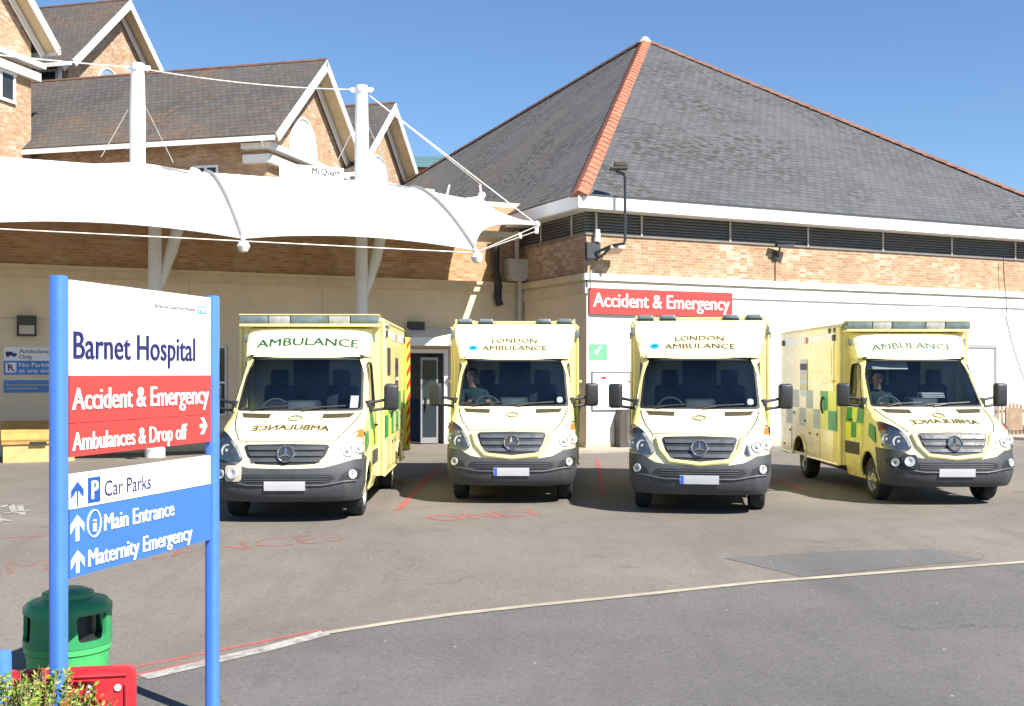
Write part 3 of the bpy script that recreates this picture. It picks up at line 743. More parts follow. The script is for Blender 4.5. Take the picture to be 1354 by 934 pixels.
g3 = gable('gabled_building', 'tall brick gable with a blue-grey oval-topped window rising above the mossy roof', K3, 17.8, 21.5, 8.0, 22, (3.2, 1.9, 15.0, 17.9), m_bluepane, None, windows=((0.6, 3.2, 15.2, 17.1),))
bm = NB(); tube(bm, [K3 + EE * 0.35 - GG * 0.2 + Zv * 10, K3 + EE * 0.35 - GG * 0.2 + Zv * 17.3], 0.12, 8); obj('downpipe', bm, m_whitewood, g3)
K4 = Vector((-22.3, 39.75, 0))
g4 = gable('gabled_building', 'brick wing with white bargeboards at the left edge of the photo', K4, 16.4, 20.0, 8.0, 14, None, None, 14.9)
bm = NB(); c = K4 + GG * 6.05
obox(bm, c + Zv * 13.2 - EE * 0.01, GG * 0.9, -EE * 0.03, Zv * 1.05); w_ = obj('window', bm, m_glasswin, g4)
bm = NB()
for x in (0, 0.8): obox(bm, c + GG * x + Zv * 13.2 - EE * 0.04, GG * 0.1, -EE * 0.05, Zv * 1.05)
for z in (13.1, 14.25): obox(bm, c - GG * 0.05 + Zv * z - EE * 0.04, GG * 1.0, -EE * 0.07, Zv * 0.12)
obj('window_frame', bm, m_whitewood, w_)
bm = NB(); obox(bm, K4 + Zv * 9.7 - EE * 0.004, GG * 8.0, -EE * 0.03, Zv * 0.8); obj('red_brick_band', bm, m_redbrick, g4, uv=True)
bm = NB(); tube(bm, [K4 + GG * 5.1 - EE * 0.15 + Zv * 4, K4 + GG * 5.1 - EE * 0.15 + Zv * 15], 0.13, 8); obj('downpipe', bm, m_whitewood, g4)
# distant green roof
gb = thing('green_roofed_building', 'distant building with a teal green roof showing between gable and slate roof', 'building', (-7, 82, 0))
bm = NB(); box(bm, -14, 3, 80, 92, 0, 16.6); obj('wall', bm, m_brick2, gb, uv=True)
bm = NB(); poly_prism(bm, [(-14.5, 79.5, 16.6), (-14.5, 92.5, 16.6), (-14.5, 86, 18.6)], (18, 0, 0)); obj('roof', bm, m_slate_green, gb, uv=True)
# contractor's board above the flat roof
o0 = WG(6.7, -2.0, 7.05)
cb = thing('contractor_board', "white contractor's board with black lettering standing above the canopy", 'sign', o0)
bm = NB(); obox(bm, o0 + Zv * 0.25, U * 1.9, NF * -0.05, Zv * 0.75); obox(bm, o0 + U * 0.2 - NF * 0.12, U * 0.08, -NF * 0.06, Zv * 0.9); obox(bm, o0 + U * 1.5 - NF * 0.12, U * 0.08, -NF * 0.06, Zv * 0.9); obj('board', bm, m_signwhite, cb)
text('lettering', 'McQuarr', m_black, cb, lambda u, v: o0 + U * (0.95 + u) + NF * 0.005 + Zv * (0.76 + v), 0.85, 0.19, 0.03)

# ------------------------------------------------------------------ tensile canopy on masts
cn = thing('fabric_canopy', 'white tensile fabric canopy on steel masts and cables over the ambulance entrance', 'canopy', WG(8, 1.9, 0))
PF, PR, PB = 6.2, 1.9, -0.6
RIBS = [20.15, 14.82, 9.49, 4.157]
def cross(tau):
    """tau 0 front edge, 1 ridge, up to 1.4 back edge: (p, z)"""
    if tau <= 1: return PF + (PR - PF) * tau, 4.87 + 2.05 * (1 - (1 - tau) ** 1.55)
    k = (tau - 1) / 0.4; return PR + (PB - PR) * k, 6.92 - 0.25 * k * k
def canopy_pt(sig, tau, bay, lift=0.0):
    s0, s1 = RIBS[bay], RIBS[bay + 1]; s = s0 + (s1 - s0) * sig
    p, z = cross(tau); bow = 4 * sig * (1 - sig)
    edge = max(0.0, 1 - tau / 0.35)
    p -= 0.35 * bow * edge ** 1.5; z += 0.22 * bow * edge
    z -= 0.10 * bow * max(0, 1 - abs(tau - 0.55) / 0.55)
    z += 0.14 * math.exp(-((s - 11.07) / 0.9) ** 2 - ((p - PR) / 0.9) ** 2) + 0.14 * math.exp(-((s - 5.5) / 0.9) ** 2 - ((p - PR) / 0.9) ** 2)
    return WG(s, p, z + lift)
T1, T2 = Vector((0.67, 30.5, 6.05)), Vector((-0.86, 32.1, 7.08))
def end_pt(sig, tau, lift=0.0):
    p, z = cross(tau); a = WG(RIBS[-1], p, z); k = (tau / 1.4) ** 0.62
    b = T1.lerp(T2, k) - U * (0.38 * 4 * k * (1 - k)) - Zv * (0.05 * 4 * k * (1 - k))
    q = a.lerp(b, sig)
    bow = 4 * sig * (1 - sig) * (1 - 0.35 * sig); e = max(0.0, 1 - tau / 0.55) ** 2
    q = q + V * (0.75 * bow * e) + Zv * (0.50 * bow * e * (1 - 0.3 * sig)) - U * (0.12 * bow * e)
    return q + Zv * lift
NS, NT = 18, 22
bm = NB(); prev = None
for bay in range(3):
    for i in range(NS + (1 if bay == 2 else 0)):
        cur = [bm.verts.new(canopy_pt(i / NS, 1.4 * j / NT, bay)) for j in range(NT + 1)]
        if prev:
            for j in range(NT): bm.faces.new((prev[j], cur[j], cur[j + 1], prev[j + 1]))
        prev = cur
for i in range(1, NS + 1):
    cur = [bm.verts.new(end_pt(i / NS, 1.4 * j / NT)) for j in range(NT + 1)]
    for j in range(NT): bm.faces.new((prev[j], cur[j], cur[j + 1], prev[j + 1]))
    prev = cur
bmesh.ops.recalc_face_normals(bm, faces=bm.faces)
mem = obj('membrane', bm, m_membrane, cn, smooth=60)
sd = mem.modifiers.new('thickness', 'SOLIDIFY'); sd.thickness = 0.012; sd.offset = -1
for k, s in enumerate(RIBS[1:]):
    bm = NB(); tube(bm, [WG(s, cross(t)[0], cross(t)[1] + 0.03) for t in [1.4 * j / 24 for j in range(25)]], 0.045, 8); obj('arch', bm, m_rib, cn, smooth=50)
    bm = NB(); tube(bm, [WG(s, PF, 4.9), WG(s, PF + 0.12, 4.75)], 0.05, 8); lathe(bm, [(0.0, 0.14), (0.09, 0.10), (0.14, 0), (0.09, -0.11), (0, -0.14)], WG(s, PF + 0.12, 4.68), 14); obj('ball_node', bm, m_steelwhite, cn, smooth=40)
bm = NB()       # edge beading
for bay in range(3): tube(bm, [canopy_pt(i / NS, 0, bay, -0.01) for i in range(NS + 1)], 0.016, 6)
tube(bm, [end_pt(i / NS, 0, -0.01) for i in range(NS + 1)], 0.016, 6); tube(bm, [end_pt(1, 1.4 * j / NT) for j in range(NT + 1)], 0.016, 6)
obj('edge_beading', bm, m_steelwhite, cn, smooth=50)
bm = NB()       # dark seam running down from the mast foot
tube(bm, [WG(11.0 - 0.9 * k, cross(1 - 0.28 * k)[0], cross(1 - 0.28 * k)[1] + 0.05) for k in [i / 8 for i in range(9)]], 0.03, 6); obj('seam', bm, m_rib, cn, smooth=50)
bm = NB(); tube(bm, [WG(5.4 - 0.9 * k, cross(1 - 0.22 * k)[0], cross(1 - 0.22 * k)[1] + 0.05) for k in [i / 8 for i in range(9)]], 0.03, 6)
obj('seam', bm, m_rib, cn, smooth=50)
def node(bm, p, r=0.11): lathe(bm, [(0.0, r), (r * 0.7, r * 0.7), (r, 0), (r * 0.7, -r * 0.7), (0, -r)], p, 10)
bm = NB(); node(bm, T1, 0.10); obox(bm, T1 - U * 0.45 - Zv * 0.02, U * 0.45, V * 0.12, Zv * 0.10); obox(bm, T1 + Vector((-.05, -.05, -0.25)), (0.1, 0, 0), (0, 0.1, 0), (0, 0, 0.25)); obj('corner_plate', bm, m_steelwhite, cn, smooth=40)
bm = NB(); node(bm, T2, 0.12); tube(bm, [T2 + Zv * -0.1, T2 + Zv * 0.30 - U * 0.06], 0.03, 8); tube(bm, [T2 - U * 1.05 + V * 0.1 - Zv * 0.1, T2 - U * 0.95 + V * 0.1 + Zv * 0.25], 0.03, 8); obj('corner_plate', bm, m_steelwhite, cn, smooth=40)
bm = NB()       # flat beam under the tip
obox(bm, T1 + V * 0.5 - U * 2.3 - Zv * 0.34, U * 2.1, V * 1.2, Zv * 0.16); obj('end_beam', bm, m_pipe, cn)
mast_tops = []
for s, ztop, z0, r0 in ((11.07, 9.42, 6.9, 0.18), (5.5, 9.5, 6.9, 0.18)):
    f = WG(s, PR, z0); t_ = WG(s, PR, ztop); mast_tops.append(t_); bm = NB()
    tube(bm, [f, f.lerp(t_, 0.5), t_], [r0, r0 * 1.02, r0 * 0.86], 16)
    mm = obj('mast', bm, m_steelwhite, cn, smooth=40)
    bm = NB(); box(bm, -0.27, 0.27, -0.06, 0.06, -0.16, -0.06, mat=Matrix.Translation(t_)); box(bm, -0.05, 0.05, -0.2, 0.2, -0.16, -0.06, mat=Matrix.Translation(t_))
    node(bm, t_ + Vector((-0.26, 0, -0.1)), 0.055); node(bm, t_ + Vector((0.26, 0, -0.1)), 0.055); obj('mast_head', bm, m_steelwhite, mm)
    bm = NB()
    for dx in (-0.75, 0.75): tube(bm, [f.lerp(t_, 0.62) + Vector((dx * 0.2, 0, 0)), WG(s - dx * 1.1, PR, 7.12)], 0.012, 6)
    obj('stay', bm, m_rib, mm)
for s, sa in ((10.67, 0.95), (5.5, 0.85)):
    bm = NB(); tube(bm, [WG(s, PR, 0), WG(s, PR, 2.4), WG(s, PR, 4.1), WG(s, PR, 7.0)], [0.15, 0.15, 0.17, 0.14], 14)
    c_ = obj('column', bm, m_steelwhite, cn, smooth=40)
    bm = NB(); tube(bm, [WG(s - 0.12, PR, 4.1), WG(s - 0.38, PR, 5.0), WG(s - sa, PR, 7.0)], [0.08, 0.15, 0.13], 12); obj('strut', bm, m_steelwhite, c_, smooth=40)
    bm = NB(); lathe(bm, [(0.24, 0), (0.24, 0.22), (0.16, 0.26)], WG(s, PR, 0), 16); obj('base_collar', bm, m_steelwhite, c_, smooth=40)
bm = NB(); tube(bm, [WG(22, PR, 6.86), WG(3.5, PR, 6.86)], 0.09, 8); tube(bm, [WG(22, 0.4, 6.3), WG(3.9, 0.4, 6.3)], 0.1, 8); obj('ridge_beam', bm, m_steelwhite, cn, smooth=40)
def cable(a, b, r=0.022, sag=0.0):
    bm = NB(); a, b = Vector(a), Vector(b); tube(bm, [a.lerp(b, k / 12) - Zv * (sag * 4 * (k / 12) * (1 - k / 12)) for k in range(13)], r, 6)
    return obj('cable', bm, m_cable, cn, smooth=50)
h = Zv * -0.1
cable(mast_tops[0] + h, mast_tops[1] + h, 0.012, 0.12)
cable(mast_tops[0] + h, WG(17.0, PR, 9.3), 0.015, 0.05)
cable(mast_tops[1] + h, T1, 0.013); cable(mast_tops[1] + h, T2 + Zv * 0.3, 0.010)
for a, b in zip(RIBS[:-1], RIBS[1:]): cable(WG(a, PF, 4.80), WG(b, PF, 4.80), 0.013)
cable(WG(RIBS[-1], PF, 4.80), T1 + Vector((0, 0, -0.05)), 0.016); cable(WG(RIBS[-1], PF, 4.80), T1 + Vector((0, 0, -0.2)) - U * 0.05, 0.013)

# ------------------------------------------------------------------ things fixed to the walls
def sign_board(name, label, cat, o, du, n, w, h, m, th=0.03):
    t = thing(name, label, cat, o); bm = NB(); obox(bm, o, du * w, n * th, Zv * h); obj('board', bm, m, t); return t
ta, tb = facade_t(777.5), facade_t(966)
o = AE(ta, 0.05, 3.60); w_ = tb - ta
t = sign_board('wall_sign', 'red Accident & Emergency sign high on the white wall', 'sign', o, U, NF, w_, 0.68, m_signred, 0.04)
text('lettering', 'Accident & Emergency', m_white_let, t, lambda u, v: o + U * (0.10 + u) + NF * 0.046 + Zv * (0.19 + v), w_ - 0.2, 0.36, 0.035)
# green notice and framed notice board by the corner
n0 = AE(facade_t(779), 0.0, 2.18)
t = sign_board('safety_notice', 'faded green and white safety notice on the white wall above the notice board', 'notice', n0, U, NF, 0.55, 0.62, m_signwhite, 0.015)
bm = NB(); obox(bm, n0 + Zv * 0.2 + NF * 0.017, U * 0.55, NF * 0.004, Zv * 0.42); obj('green_panel', bm, m_noticegreen, t)
bm = NB(); poly_prism(bm, [n0 + NF * 0.023 + U * a + Zv * b for a, b in ((0.14, 0.42), (0.22, 0.32), (0.36, 0.56), (0.30, 0.56), (0.22, 0.43), (0.19, 0.46))], NF * 0.003); obj('white_tick', bm, m_white_let, t)
bm = NB()
for z in (0.05, 0.12): obox(bm, n0 + Zv * z + U * 0.08 + NF * 0.0155, U * 0.36, NF * 0.003, Zv * 0.03)
obj('caption_line', bm, m_faint, t)
n1 = AE(facade_t(783), 0.0, 1.05); wn_ = facade_t(833) - facade_t(783)
t = sign_board('notice_board', 'white notice board with thin grey frame low on the white wall', 'notice board', n1, U, NF, wn_, 1.0, m_signwhite, 0.02)
bm = NB()
for z in (-0.02, 1.0): obox(bm, n1 + Zv * z - U * 0.02, U * (wn_ + 0.04), NF * 0.035, Zv * 0.02)
for x in (-0.02, wn_): obox(bm, n1 + U * x, U * 0.02, NF * 0.034, Zv * 1.0)
obj('frame', bm, m_pole, t)
bm = NB(); obox(bm, n1 + NF * 0.021 + U * 0.26 + Zv * 0.82, U * 0.16, NF * 0.004, Zv * 0.07); obj('red_mark', bm, m_signred, t)
bm = NB()
for a, b, w in ((0.82, 0.86, 0.07), (0.84, 0.80, 0.03), (0.32, 0.14, 0.12), (0.36, 0.08, 0.08)): obox(bm, n1 + NF * 0.021 + U * a + Zv * b, U * w, NF * 0.004, Zv * 0.03)
obj('small_print', bm, m_faint, t)
bx = AE(facade_t(812), 0.02, 0.06)
t = thing('wall_cabinet', 'tall dark brown cabinet standing against the white wall below the notice board', 'cabinet', bx)
bm = NB(); poly_prism(bm, [bx, bx + U * 0.62, bx + U * 0.62 + Zv * 1.0, bx + U * 0.08 + Zv * 1.0, bx + Zv * 0.85], NF * 0.3); obj('casing', bm, M('brown_casing', (0.07, 0.06, 0.05), 0.6), t)
bm = NB(); obox(bm, bx + U * 0.18 + NF * 0.302 + Zv * 0.12, U * 0.4, NF * 0.012, Zv * 0.8); obj('door_panel', bm, M('brown_door', (0.10, 0.085, 0.07), 0.6), t)
# lamp on the corner
jb = AE(0.135, 0.0, 5.05)
t = thing('lamp_bracket', 'dark floodlight on a tall bent pole bracketed from a junction box at the wall corner', 'lamp', jb)
bm = NB(); obox(bm, jb - U * 0.18, U * 0.4, NF * 0.14, Zv * 0.42); obj('junction_box', bm, m_pole, t)
pl = [AE(0.2, 0.14, 5.2), AE(0.45, 0.5, 5.36), AE(0.68, 0.8, 5.4), AE(0.70, 0.82, 5.5), AE(0.70, 0.82, 7.12), AE(0.66, 0.83, 7.2), AE(0.40, 0.88, 7.24)]
bm = NB(); tube(bm, pl, 0.04, 8); tube(bm, [AE(0.2, 0.14, 5.0), AE(0.48, 0.55, 5.33)], 0.025, 6); obj('pole', bm, m_pole, t, smooth=40)
bm = NB(); box(bm, -0.27, 0.2, -0.16, 0.16, 0, 0.06, bev=0.015, mat=Matrix.Translation(AE(0.52, 0.86, 7.30)))
box(bm, -0.16, 0.2, -0.12, 0.12, 0.05, 0.2, bev=0.04, mat=Matrix.Translation(AE(0.52, 0.86, 7.31))); obj('lamp_head', bm, M('mossy_lamp', (0.07, 0.065, 0.05), 0.8), t)
bm = NB(); tube(bm, [AE(0.1, 0.12, 5.05), AE(0.06, 0.1, 4.7), AE(0.05, 0.13, 4.2)], 0.016, 6); tube(bm, [AE(-0.02, 0.06, 5.5), AE(-0.02, 0.06, 4.3)], 0.018, 6); obj('cable', bm, m_pole, t)
fp = AE(0.52, 0.0, 5.08)
t = thing('floodlight', 'small pale floodlight hanging under the bracket beside the junction box', 'lamp', fp)
bm = NB(); poly_prism(bm, [fp + U * -0.1 + Zv * 0.10 + NF * 0.25, fp + U * -0.1 + Zv * 0.22 + NF * 0.6, fp + U * -0.1 + Zv * 0.30 + NF * 0.56, fp + U * -0.1 + Zv * 0.2 + NF * 0.2], U * 0.42); obj('lamp_body', bm, m_pipe, t)
bm = NB(); tube(bm, [fp + Zv * 0.1, fp + Zv * 0.15 + NF * 0.3], 0.03, 6); obj('arm', bm, m_pole, t)
fd = AE(0.28, 0.1, 5.50)
t = thing('dome_camera', 'white bullet shaped sensor above the junction box at the wall corner', 'camera', fd)
bm = NB(); lathe(bm, [(0.0, 0.34), (0.07, 0.32), (0.085, 0.1), (0.10, 0.0), (0, 0.0)], fd, 12); obj('sensor_body', bm, m_steelwhite, t, smooth=40)
bm = NB(); obox(bm, fd - NF * 0.1 - Zv * 0.05 - U * 0.03, U * 0.06, NF * 0.12, Zv * 0.06); obj('bracket', bm, m_pole, t)
cc = AE(6.2, 0.0, 5.35)
t = thing('security_camera', 'small dark security camera on a bracket in the middle of the brick band', 'camera', cc)
bm = NB(); tube(bm, [cc + Zv * 0.05, cc + NF * 0.18 + Zv * 0.12, cc + NF * 0.22 + Zv * 0.3], 0.03, 6); obox(bm, cc - U * 0.09 - Zv * 0.04, U * 0.18, NF * 0.08, Zv * 0.22); obj('bracket', bm, m_pole, t)
bm = NB(); obox(bm, cc + NF * 0.15 + Zv * 0.28 - U * 0.12, U * 0.5 + NF * 0.1, NF * 0.13, Zv * 0.13); obox(bm, cc + NF * 0.12 + Zv * 0.41 - U * 0.2, U * 0.62 + NF * 0.1, NF * 0.2, Zv * 0.02); obj('camera_body', bm, m_pole, t)
bm = NB(); tube(bm, [cc + NF * 0.02 + Zv * 0.05, cc + NF * 0.02 - Zv * 0.7], 0.012, 5); obj('cable', bm, m_pole, t)
wv_ = facade_t(1322)
t = thing('wall_cable', 'thin dark cable drooping down the white wall above the wooden fence', 'cable', AE(wv_, 0.02, 1.4))
bm = NB(); tube(bm, [AE(wv_ + 1.4 * (k / 12) ** 2, 0.03 if 5.72 - 4.4 * k / 12 < 4.1 else 0.14, 5.72 - 4.4 * k / 12) for k in range(13)], 0.014, 5); obj('strand', bm, m_pole, t)
# rainwater pipe with hopper and black duct in the inner corner
hp = WG(0.22, 0.0, 0)
t = thing('rainwater_pipe', 'beige rainwater pipe with big square hopper in the shaded inner corner', 'pipe', hp)
bm = NB(); tube(bm, [hp + NF * 0.22 + Zv * 6.2, hp + NF * 0.22 + Zv * 5.3], 0.07, 10); tube(bm, [hp + NF * 0.22 - U * -0.1 + Zv * 4.9, hp + NF * 0.22 + U * 0.1 + Zv * 0.0], 0.085, 10); obj('pipe', bm, m_pipe, t, smooth=40)
bm = NB(); poly_prism(bm, [hp + NF * 0.08 - U * 0.38 + Zv * a + U * b for a, b in ((5.36, 0.0), (4.86, 0.02), (4.72, 0.14), (4.72, 0.52), (4.86, 0.66), (5.36, 0.7))], NF * 0.42); obj('hopper', bm, m_pipe, t)
dp = WG(0.86, 0.2, 4.0)
t = thing('black_duct', 'black flexible duct hanging loose down the shaded wall beside the hopper', 'pipe', dp)
bm = NB(); tube(bm, [WG(0.90 - 0.10 * max(0, (k - 5)) / 7 + 0.03 * math.sin(k * 1.1), 0.2 + 0.04 * math.sin(k), 5.95 - 1.95 * k / 14) for k in range(15)], [0.12 - 0.012 * (k % 2) for k in range(15)], 10); obj('duct', bm, m_black, t, smooth=60)
# bulkhead lamps
def wall_lamp(px, z, label):
    s = wing_s(px); o = WG(s, 0, z); t = thing('wall_lamp', label, 'lamp', o, group='square bulkhead lamps on the cream wall')
    bm = NB(); obox(bm, o - U * 0.22, U * 0.44, NF * 0.14, Zv * 0.50); obox(bm, o - U * 0.22 + Zv * 0.27 + NF * 0.14, U * 0.44, NF * 0.1, Zv * 0.23); obj('housing', bm, M('lamp_brown', (0.06, 0.05, 0.045), 0.6), t)
    bm = NB(); obox(bm, o - U * 0.17 + NF * 0.141 + Zv * 0.05, U * 0.34, NF * 0.06, Zv * 0.215); obj('diffuser', bm, m_pipe, t)
wall_lamp(35, 2.93, 'square brown bulkhead lamp above the blue parking notices on the cream wall')
wall_lamp(548, 2.98, 'square brown bulkhead lamp beside the porch hood behind the first ambulance')
# notices at the far left
def wnotice(px0, z, w, h, m, label):
    s = wing_s(px0); o = WG(s, 0.0, z); return sign_board('wall_notice', label, 'notice', o, U, NF, w, h, m, 0.02), o
t, o1 = wnotice(5, 2.33, 1.75, 0.33, m_signwhite, 'pale Ambulance Only notice with a small vehicle symbol below the bulkhead lamp')
for k, s_ in enumerate(('Ambulance', 'Only')):
    text('lettering', s_, m_pole, t, lambda u, v, k=k: o1 + U * (0.34 + u) + NF * 0.025 + Zv * (0.185 - 0.14 * k + v), (0.78, 0.30)[k], 0.10, 0.008)
bm = NB(); fo = o1 + NF * 0.021
obox(bm, fo + U * 0.04 + Zv * 0.12, U * 0.16, NF * 0.003, Zv * 0.10); obox(bm, fo + U * 0.20 + Zv * 0.12, U * 0.09, NF * 0.003, Zv * 0.06)
for x in (0.09, 0.23): poly_prism(bm, [fo + NF * 0.0 + U * (x + 0.03 * math.cos(a)) + Zv * (0.115 + 0.03 * math.sin(a)) + NF * 0.004 for a in [i * math.pi / 5 for i in range(10)]], NF * 0.003)
obj('vehicle_symbol', bm, m_navy, t)
t, o2 = wnotice(5, 1.99, 1.75, 0.335, m_signpale, 'blue No Parking at any time notice directly under the Ambulance Only notice')
for k, s_ in enumerate(('No Parking', 'at any time')):
    text('lettering', s_, m_white_let, t, lambda u, v, k=k: o2 + U * (0.34 + u) + NF * 0.025 + Zv * (0.19 - 0.14 * k + v), 0.80, 0.10, 0.02)
bm = NB(); obox(bm, o2 + U * 0.04 + Zv * 0.05 + NF * 0.021, U * 0.24, NF * 0.003, Zv * 0.24); sy = obj('symbol_panel', bm, m_signwhite, t)
text('symbol_letter', 'R', m_navy, sy, lambda u, v: o2 + U * (0.09 + u) + NF * 0.027 + Zv * (0.09 + v), 0.13, 0.16, 0.03)
bm = NB(); poly_prism(bm, [o2 + U * a + Zv * b + NF * 0.028 for a, b in ((0.06, 0.27), (0.08, 0.28), (0.26, 0.07), (0.24, 0.06))], NF * 0.002); obj('symbol_bar', bm, m_signred, sy)
t, o3 = wnotice(5, 1.55, 1.75, 0.30, m_signpale, 'small blue notice with fine yellow print, lowest of the notices on the cream wall')
bm = NB()
for k, w in ((0, 1.2), (1, 0.8)):
    for i in range(int(w / 0.09)): obox(bm, o3 + U * (0.06 + i * 0.09) + NF * 0.021 + Zv * (0.17 - 0.09 * k), U * 0.07, NF * 0.003, Zv * 0.035)
obj('fine_print', bm, M('yellow_print', (0.5, 0.48, 0.2), 0.5), t)
# yellow grit bin
gb0 = WG(wing_s(4, 2.3), 2.3, 0)
t = thing('grit_bin', 'weathered yellow grit bin with sloping lid against the cream wall at far left', 'grit bin', gb0)
bm = NB(); poly_prism(bm, [gb0 + NF * a + Zv * b for a, b in ((-0.75, 0.0), (0.0, 0.0), (0.04, 0.42), (-0.79, 0.42))], U * 1.5); obj('bin_body', bm, m_grit, t)
bm = NB(); poly_prism(bm, [gb0 - U * 0.04 + NF * a + Zv * b for a, b in ((0.08, 0.42), (0.08, 0.50), (-0.12, 0.66), (-0.75, 0.92), (-0.83, 0.86), (-0.83, 0.42))], U * 1.58); obj('lid', bm, M('ochre_lid', (0.50, 0.29, 0.08), 0.6, var=0.25, scale=3, dirt=(0.3, 0.16, 0.05), dirt_amt=0.5), t)
bm = NB(); obox(bm, gb0 + U * 0.55 + NF * 0.08 + Zv * 0.40, U * 0.35, NF * 0.03, Zv * 0.07); obj('handle', bm, m_black, t)
# wooden fence at far right
f0 = AE(facade_t(1318, 0.6), 0.6, 0)
t = thing('picket_fence', 'weathered wooden picket fence against the white wall at far right', 'fence', f0)
bm = NB()
for i in range(26):
    a = f0 + U * (i * 0.17); obox(bm, a + Zv * 0.04, U * 0.10, NF * 0.02, Zv * (1.02 + 0.03 * math.sin(i * 5.1)))
obj('pickets', bm, m_wood, t)
bm = NB()
for z in (0.25, 0.78): obox(bm, f0 - NF * 0.045 + Zv * z, U * 4.4, NF * 0.043, Zv * 0.09)
obj('rail', bm, m_wood, t)
bm = NB(); obox(bm, f0 + U * 0.35 + NF * 0.022 + Zv * 0.22, U * 0.75, NF * 0.02, Zv * 0.72); obj('board', bm, m_wood, t)
lw = AE(facade_t(1318, 0.6), 1.4, 0)
bm = NB(); obox(bm, AE(14, 0, 0), U * 9, NF * 2.6, Zv * 0.09); tag(obj('pavement', bm, m_paving), kind='structure')

# ------------------------------------------------------------------ wayfinding sign
m_signdeep = M('deep_sign_blue', (0.02, 0.085, 0.36), 0.4)
PL, PRt = at(88, HY, 6.45), at(275.5, HY, 7.98)
PL.z = 0; PRt.z = 0; SD = (PRt - PL); SW = SD.length; SD.normalize(); SN = Vector((SD.y, -SD.x, 0))
if SN.x < 0: SN = -SN
def sg(a, z, o=0.0): return PL + SD * a + SN * o + Zv * z
def sign_a(px):
    r = (px - CX) / FPX
    return (r * PL.y - PL.x) / (SD.x - r * SD.y)
t = thing('wayfinding_sign', 'tall blue-posted Barnet Hospital direction sign with white, red and blue panels', 'sign', sg(SW / 2, gz(0, 7.2)))
for a, y in ((-0.07, 6.3), (SW + 0.055, 8.1)):
    p = sg(a, 0); g0 = gz(0, p.y); bm = NB()
    mt = Matrix((tuple(SD) + (p.x,), tuple(SN) + (p.y,), (0, 0, 1, 0), (0, 0, 0, 1)))
    mt = Matrix(((SD.x, SN.x, 0, p.x), (SD.y, SN.y, 0, p.y), (0, 0, 1, 0), (0, 0, 0, 1)))
    pts = rpoly([(-.046, -.042), (.046, -.042), (.046, .042), (-.046, .042)], .03, 4)
    poly_prism(bm, [mt @ Vector((x, y, g0 - 0.3)) for x, y in pts], (0, 0, 2.545 - g0 + 0.3))
    pst = obj('post', bm, m_postblue, t, smooth=30)
    bm = NB(); poly_prism(bm, [mt @ Vector((x * .93, y * .93, 2.5451)) for x, y in pts], (0, 0, 0.012)); obj('post_cap', bm, m_postblue, pst)
def sp(name, z0, z1, m, parts=None):
    bm = NB(); pts = rpoly([(0, z0), (SW, z0), (SW, z1), (0, z1)], 0.0)
    obox(bm, sg(0, z0, -0.02), SD * SW, SN * 0.04, Zv * (z1 - z0)); return obj(name, bm, m, t)
p_w = sp('name_panel', 1.992, 2.54, m_signwhite); p_r1 = sp('red_panel', 1.720, 1.988, m_signred); p_r2 = sp('red_panel', 1.525, 1.716, m_signred)
p_c = sp('car_park_panel', 1.226, 1.425, m_signwhite); p_b = sp('blue_panel', 0.832, 1.222, m_signblue)
def st(body, px0, px1, z, cap, m, par, bold):
    a0, a1 = sign_a(px0), sign_a(px1)
    text('lettering', body, m, par, lambda u, v: sg(a0 + u, z + v, 0.023), a1 - a0, cap, bold)
st('Barnet Hospital', 92.5, 254, 2.092, 0.155, m_navy, p_w, 0.02)
st('Accident & Emergency', 90.5, 272, 1.795, 0.125, m_white_let, p_r1, 0.035)
st('Ambulances & Drop off', 91, 243, 1.560, 0.103, m_white_let, p_r2, 0.035)
st('Car Parks', 134, 195.5, 1.268, 0.092, m_navy, p_c, 0.004)
st('Main Entrance', 133, 226, 1.062, 0.098, m_white_let, p_b, 0.035)
st('Maternity Emergency', 112, 250, 0.872, 0.098, m_white_let, p_b, 0.035)
st('Barnet and Chase Farm Hospitals', 130, 188, 2.418, 0.022, m_faint, p_w, 0.0)
st('Barnet and Chase Farm Hospitals', 200.5, 255, 2.432, 0.027, m_pole, p_w, 0.0)
st('NHS Trust', 245, 256, 2.395, 0.018, m_faint, p_w, 0.0)
a0, a1 = sign_a(257.5), sign_a(269.5)
bm = NB(); obox(bm, sg(a0, 2.42, 0.0205), SD * (a1 - a0), SN * 0.002, Zv * 0.055); nh = obj('health_logo', bm, M('logo_blue', (0.18, 0.42, 0.75), 0.5), p_w)
text('logo_lettering', 'NHS', m_white_let, nh, lambda u, v: sg(a0 + 0.012 + u, 2.43 + v, 0.0245), a1 - a0 - 0.024, 0.034, 0.03)
def arrow(a, z, w, h, m, par, d='up', th=0.018):
    bm = NB(); pts = [(-th / 2, -h / 2), (th / 2, -h / 2), (th / 2, h / 2 - w * 0.42), (w / 2, h / 2 - w * 0.82), (w / 2, h / 2 - w * 0.42), (0, h / 2), (-w / 2, h / 2 - w * 0.42), (-w / 2, h / 2 - w * 0.82), (-th / 2, h / 2 - w * 0.42)]
    if d == 'right': pts = [(y, -x) for x, y in pts]
    poly_prism(bm, [sg(a + x, z + y, 0.021) for x, y in pts], SN * 0.002); obj('arrow', bm, m, par)
arrow(sign_a(98), 1.310, 0.115, 0.14, m_signdeep, p_c, th=0.012)
arrow(sign_a(98), 1.112, 0.125, 0.15, m_white_let, p_b, th=0.032); arrow(sign_a(98.5), 0.918, 0.125, 0.13, m_white_let, p_b, th=0.032)
arrow(sign_a(265.5), 1.640, 0.115, 0.10, m_white_let, p_r2, 'right', th=0.028)
a0, a1 = sign_a(112), sign_a(128.5)
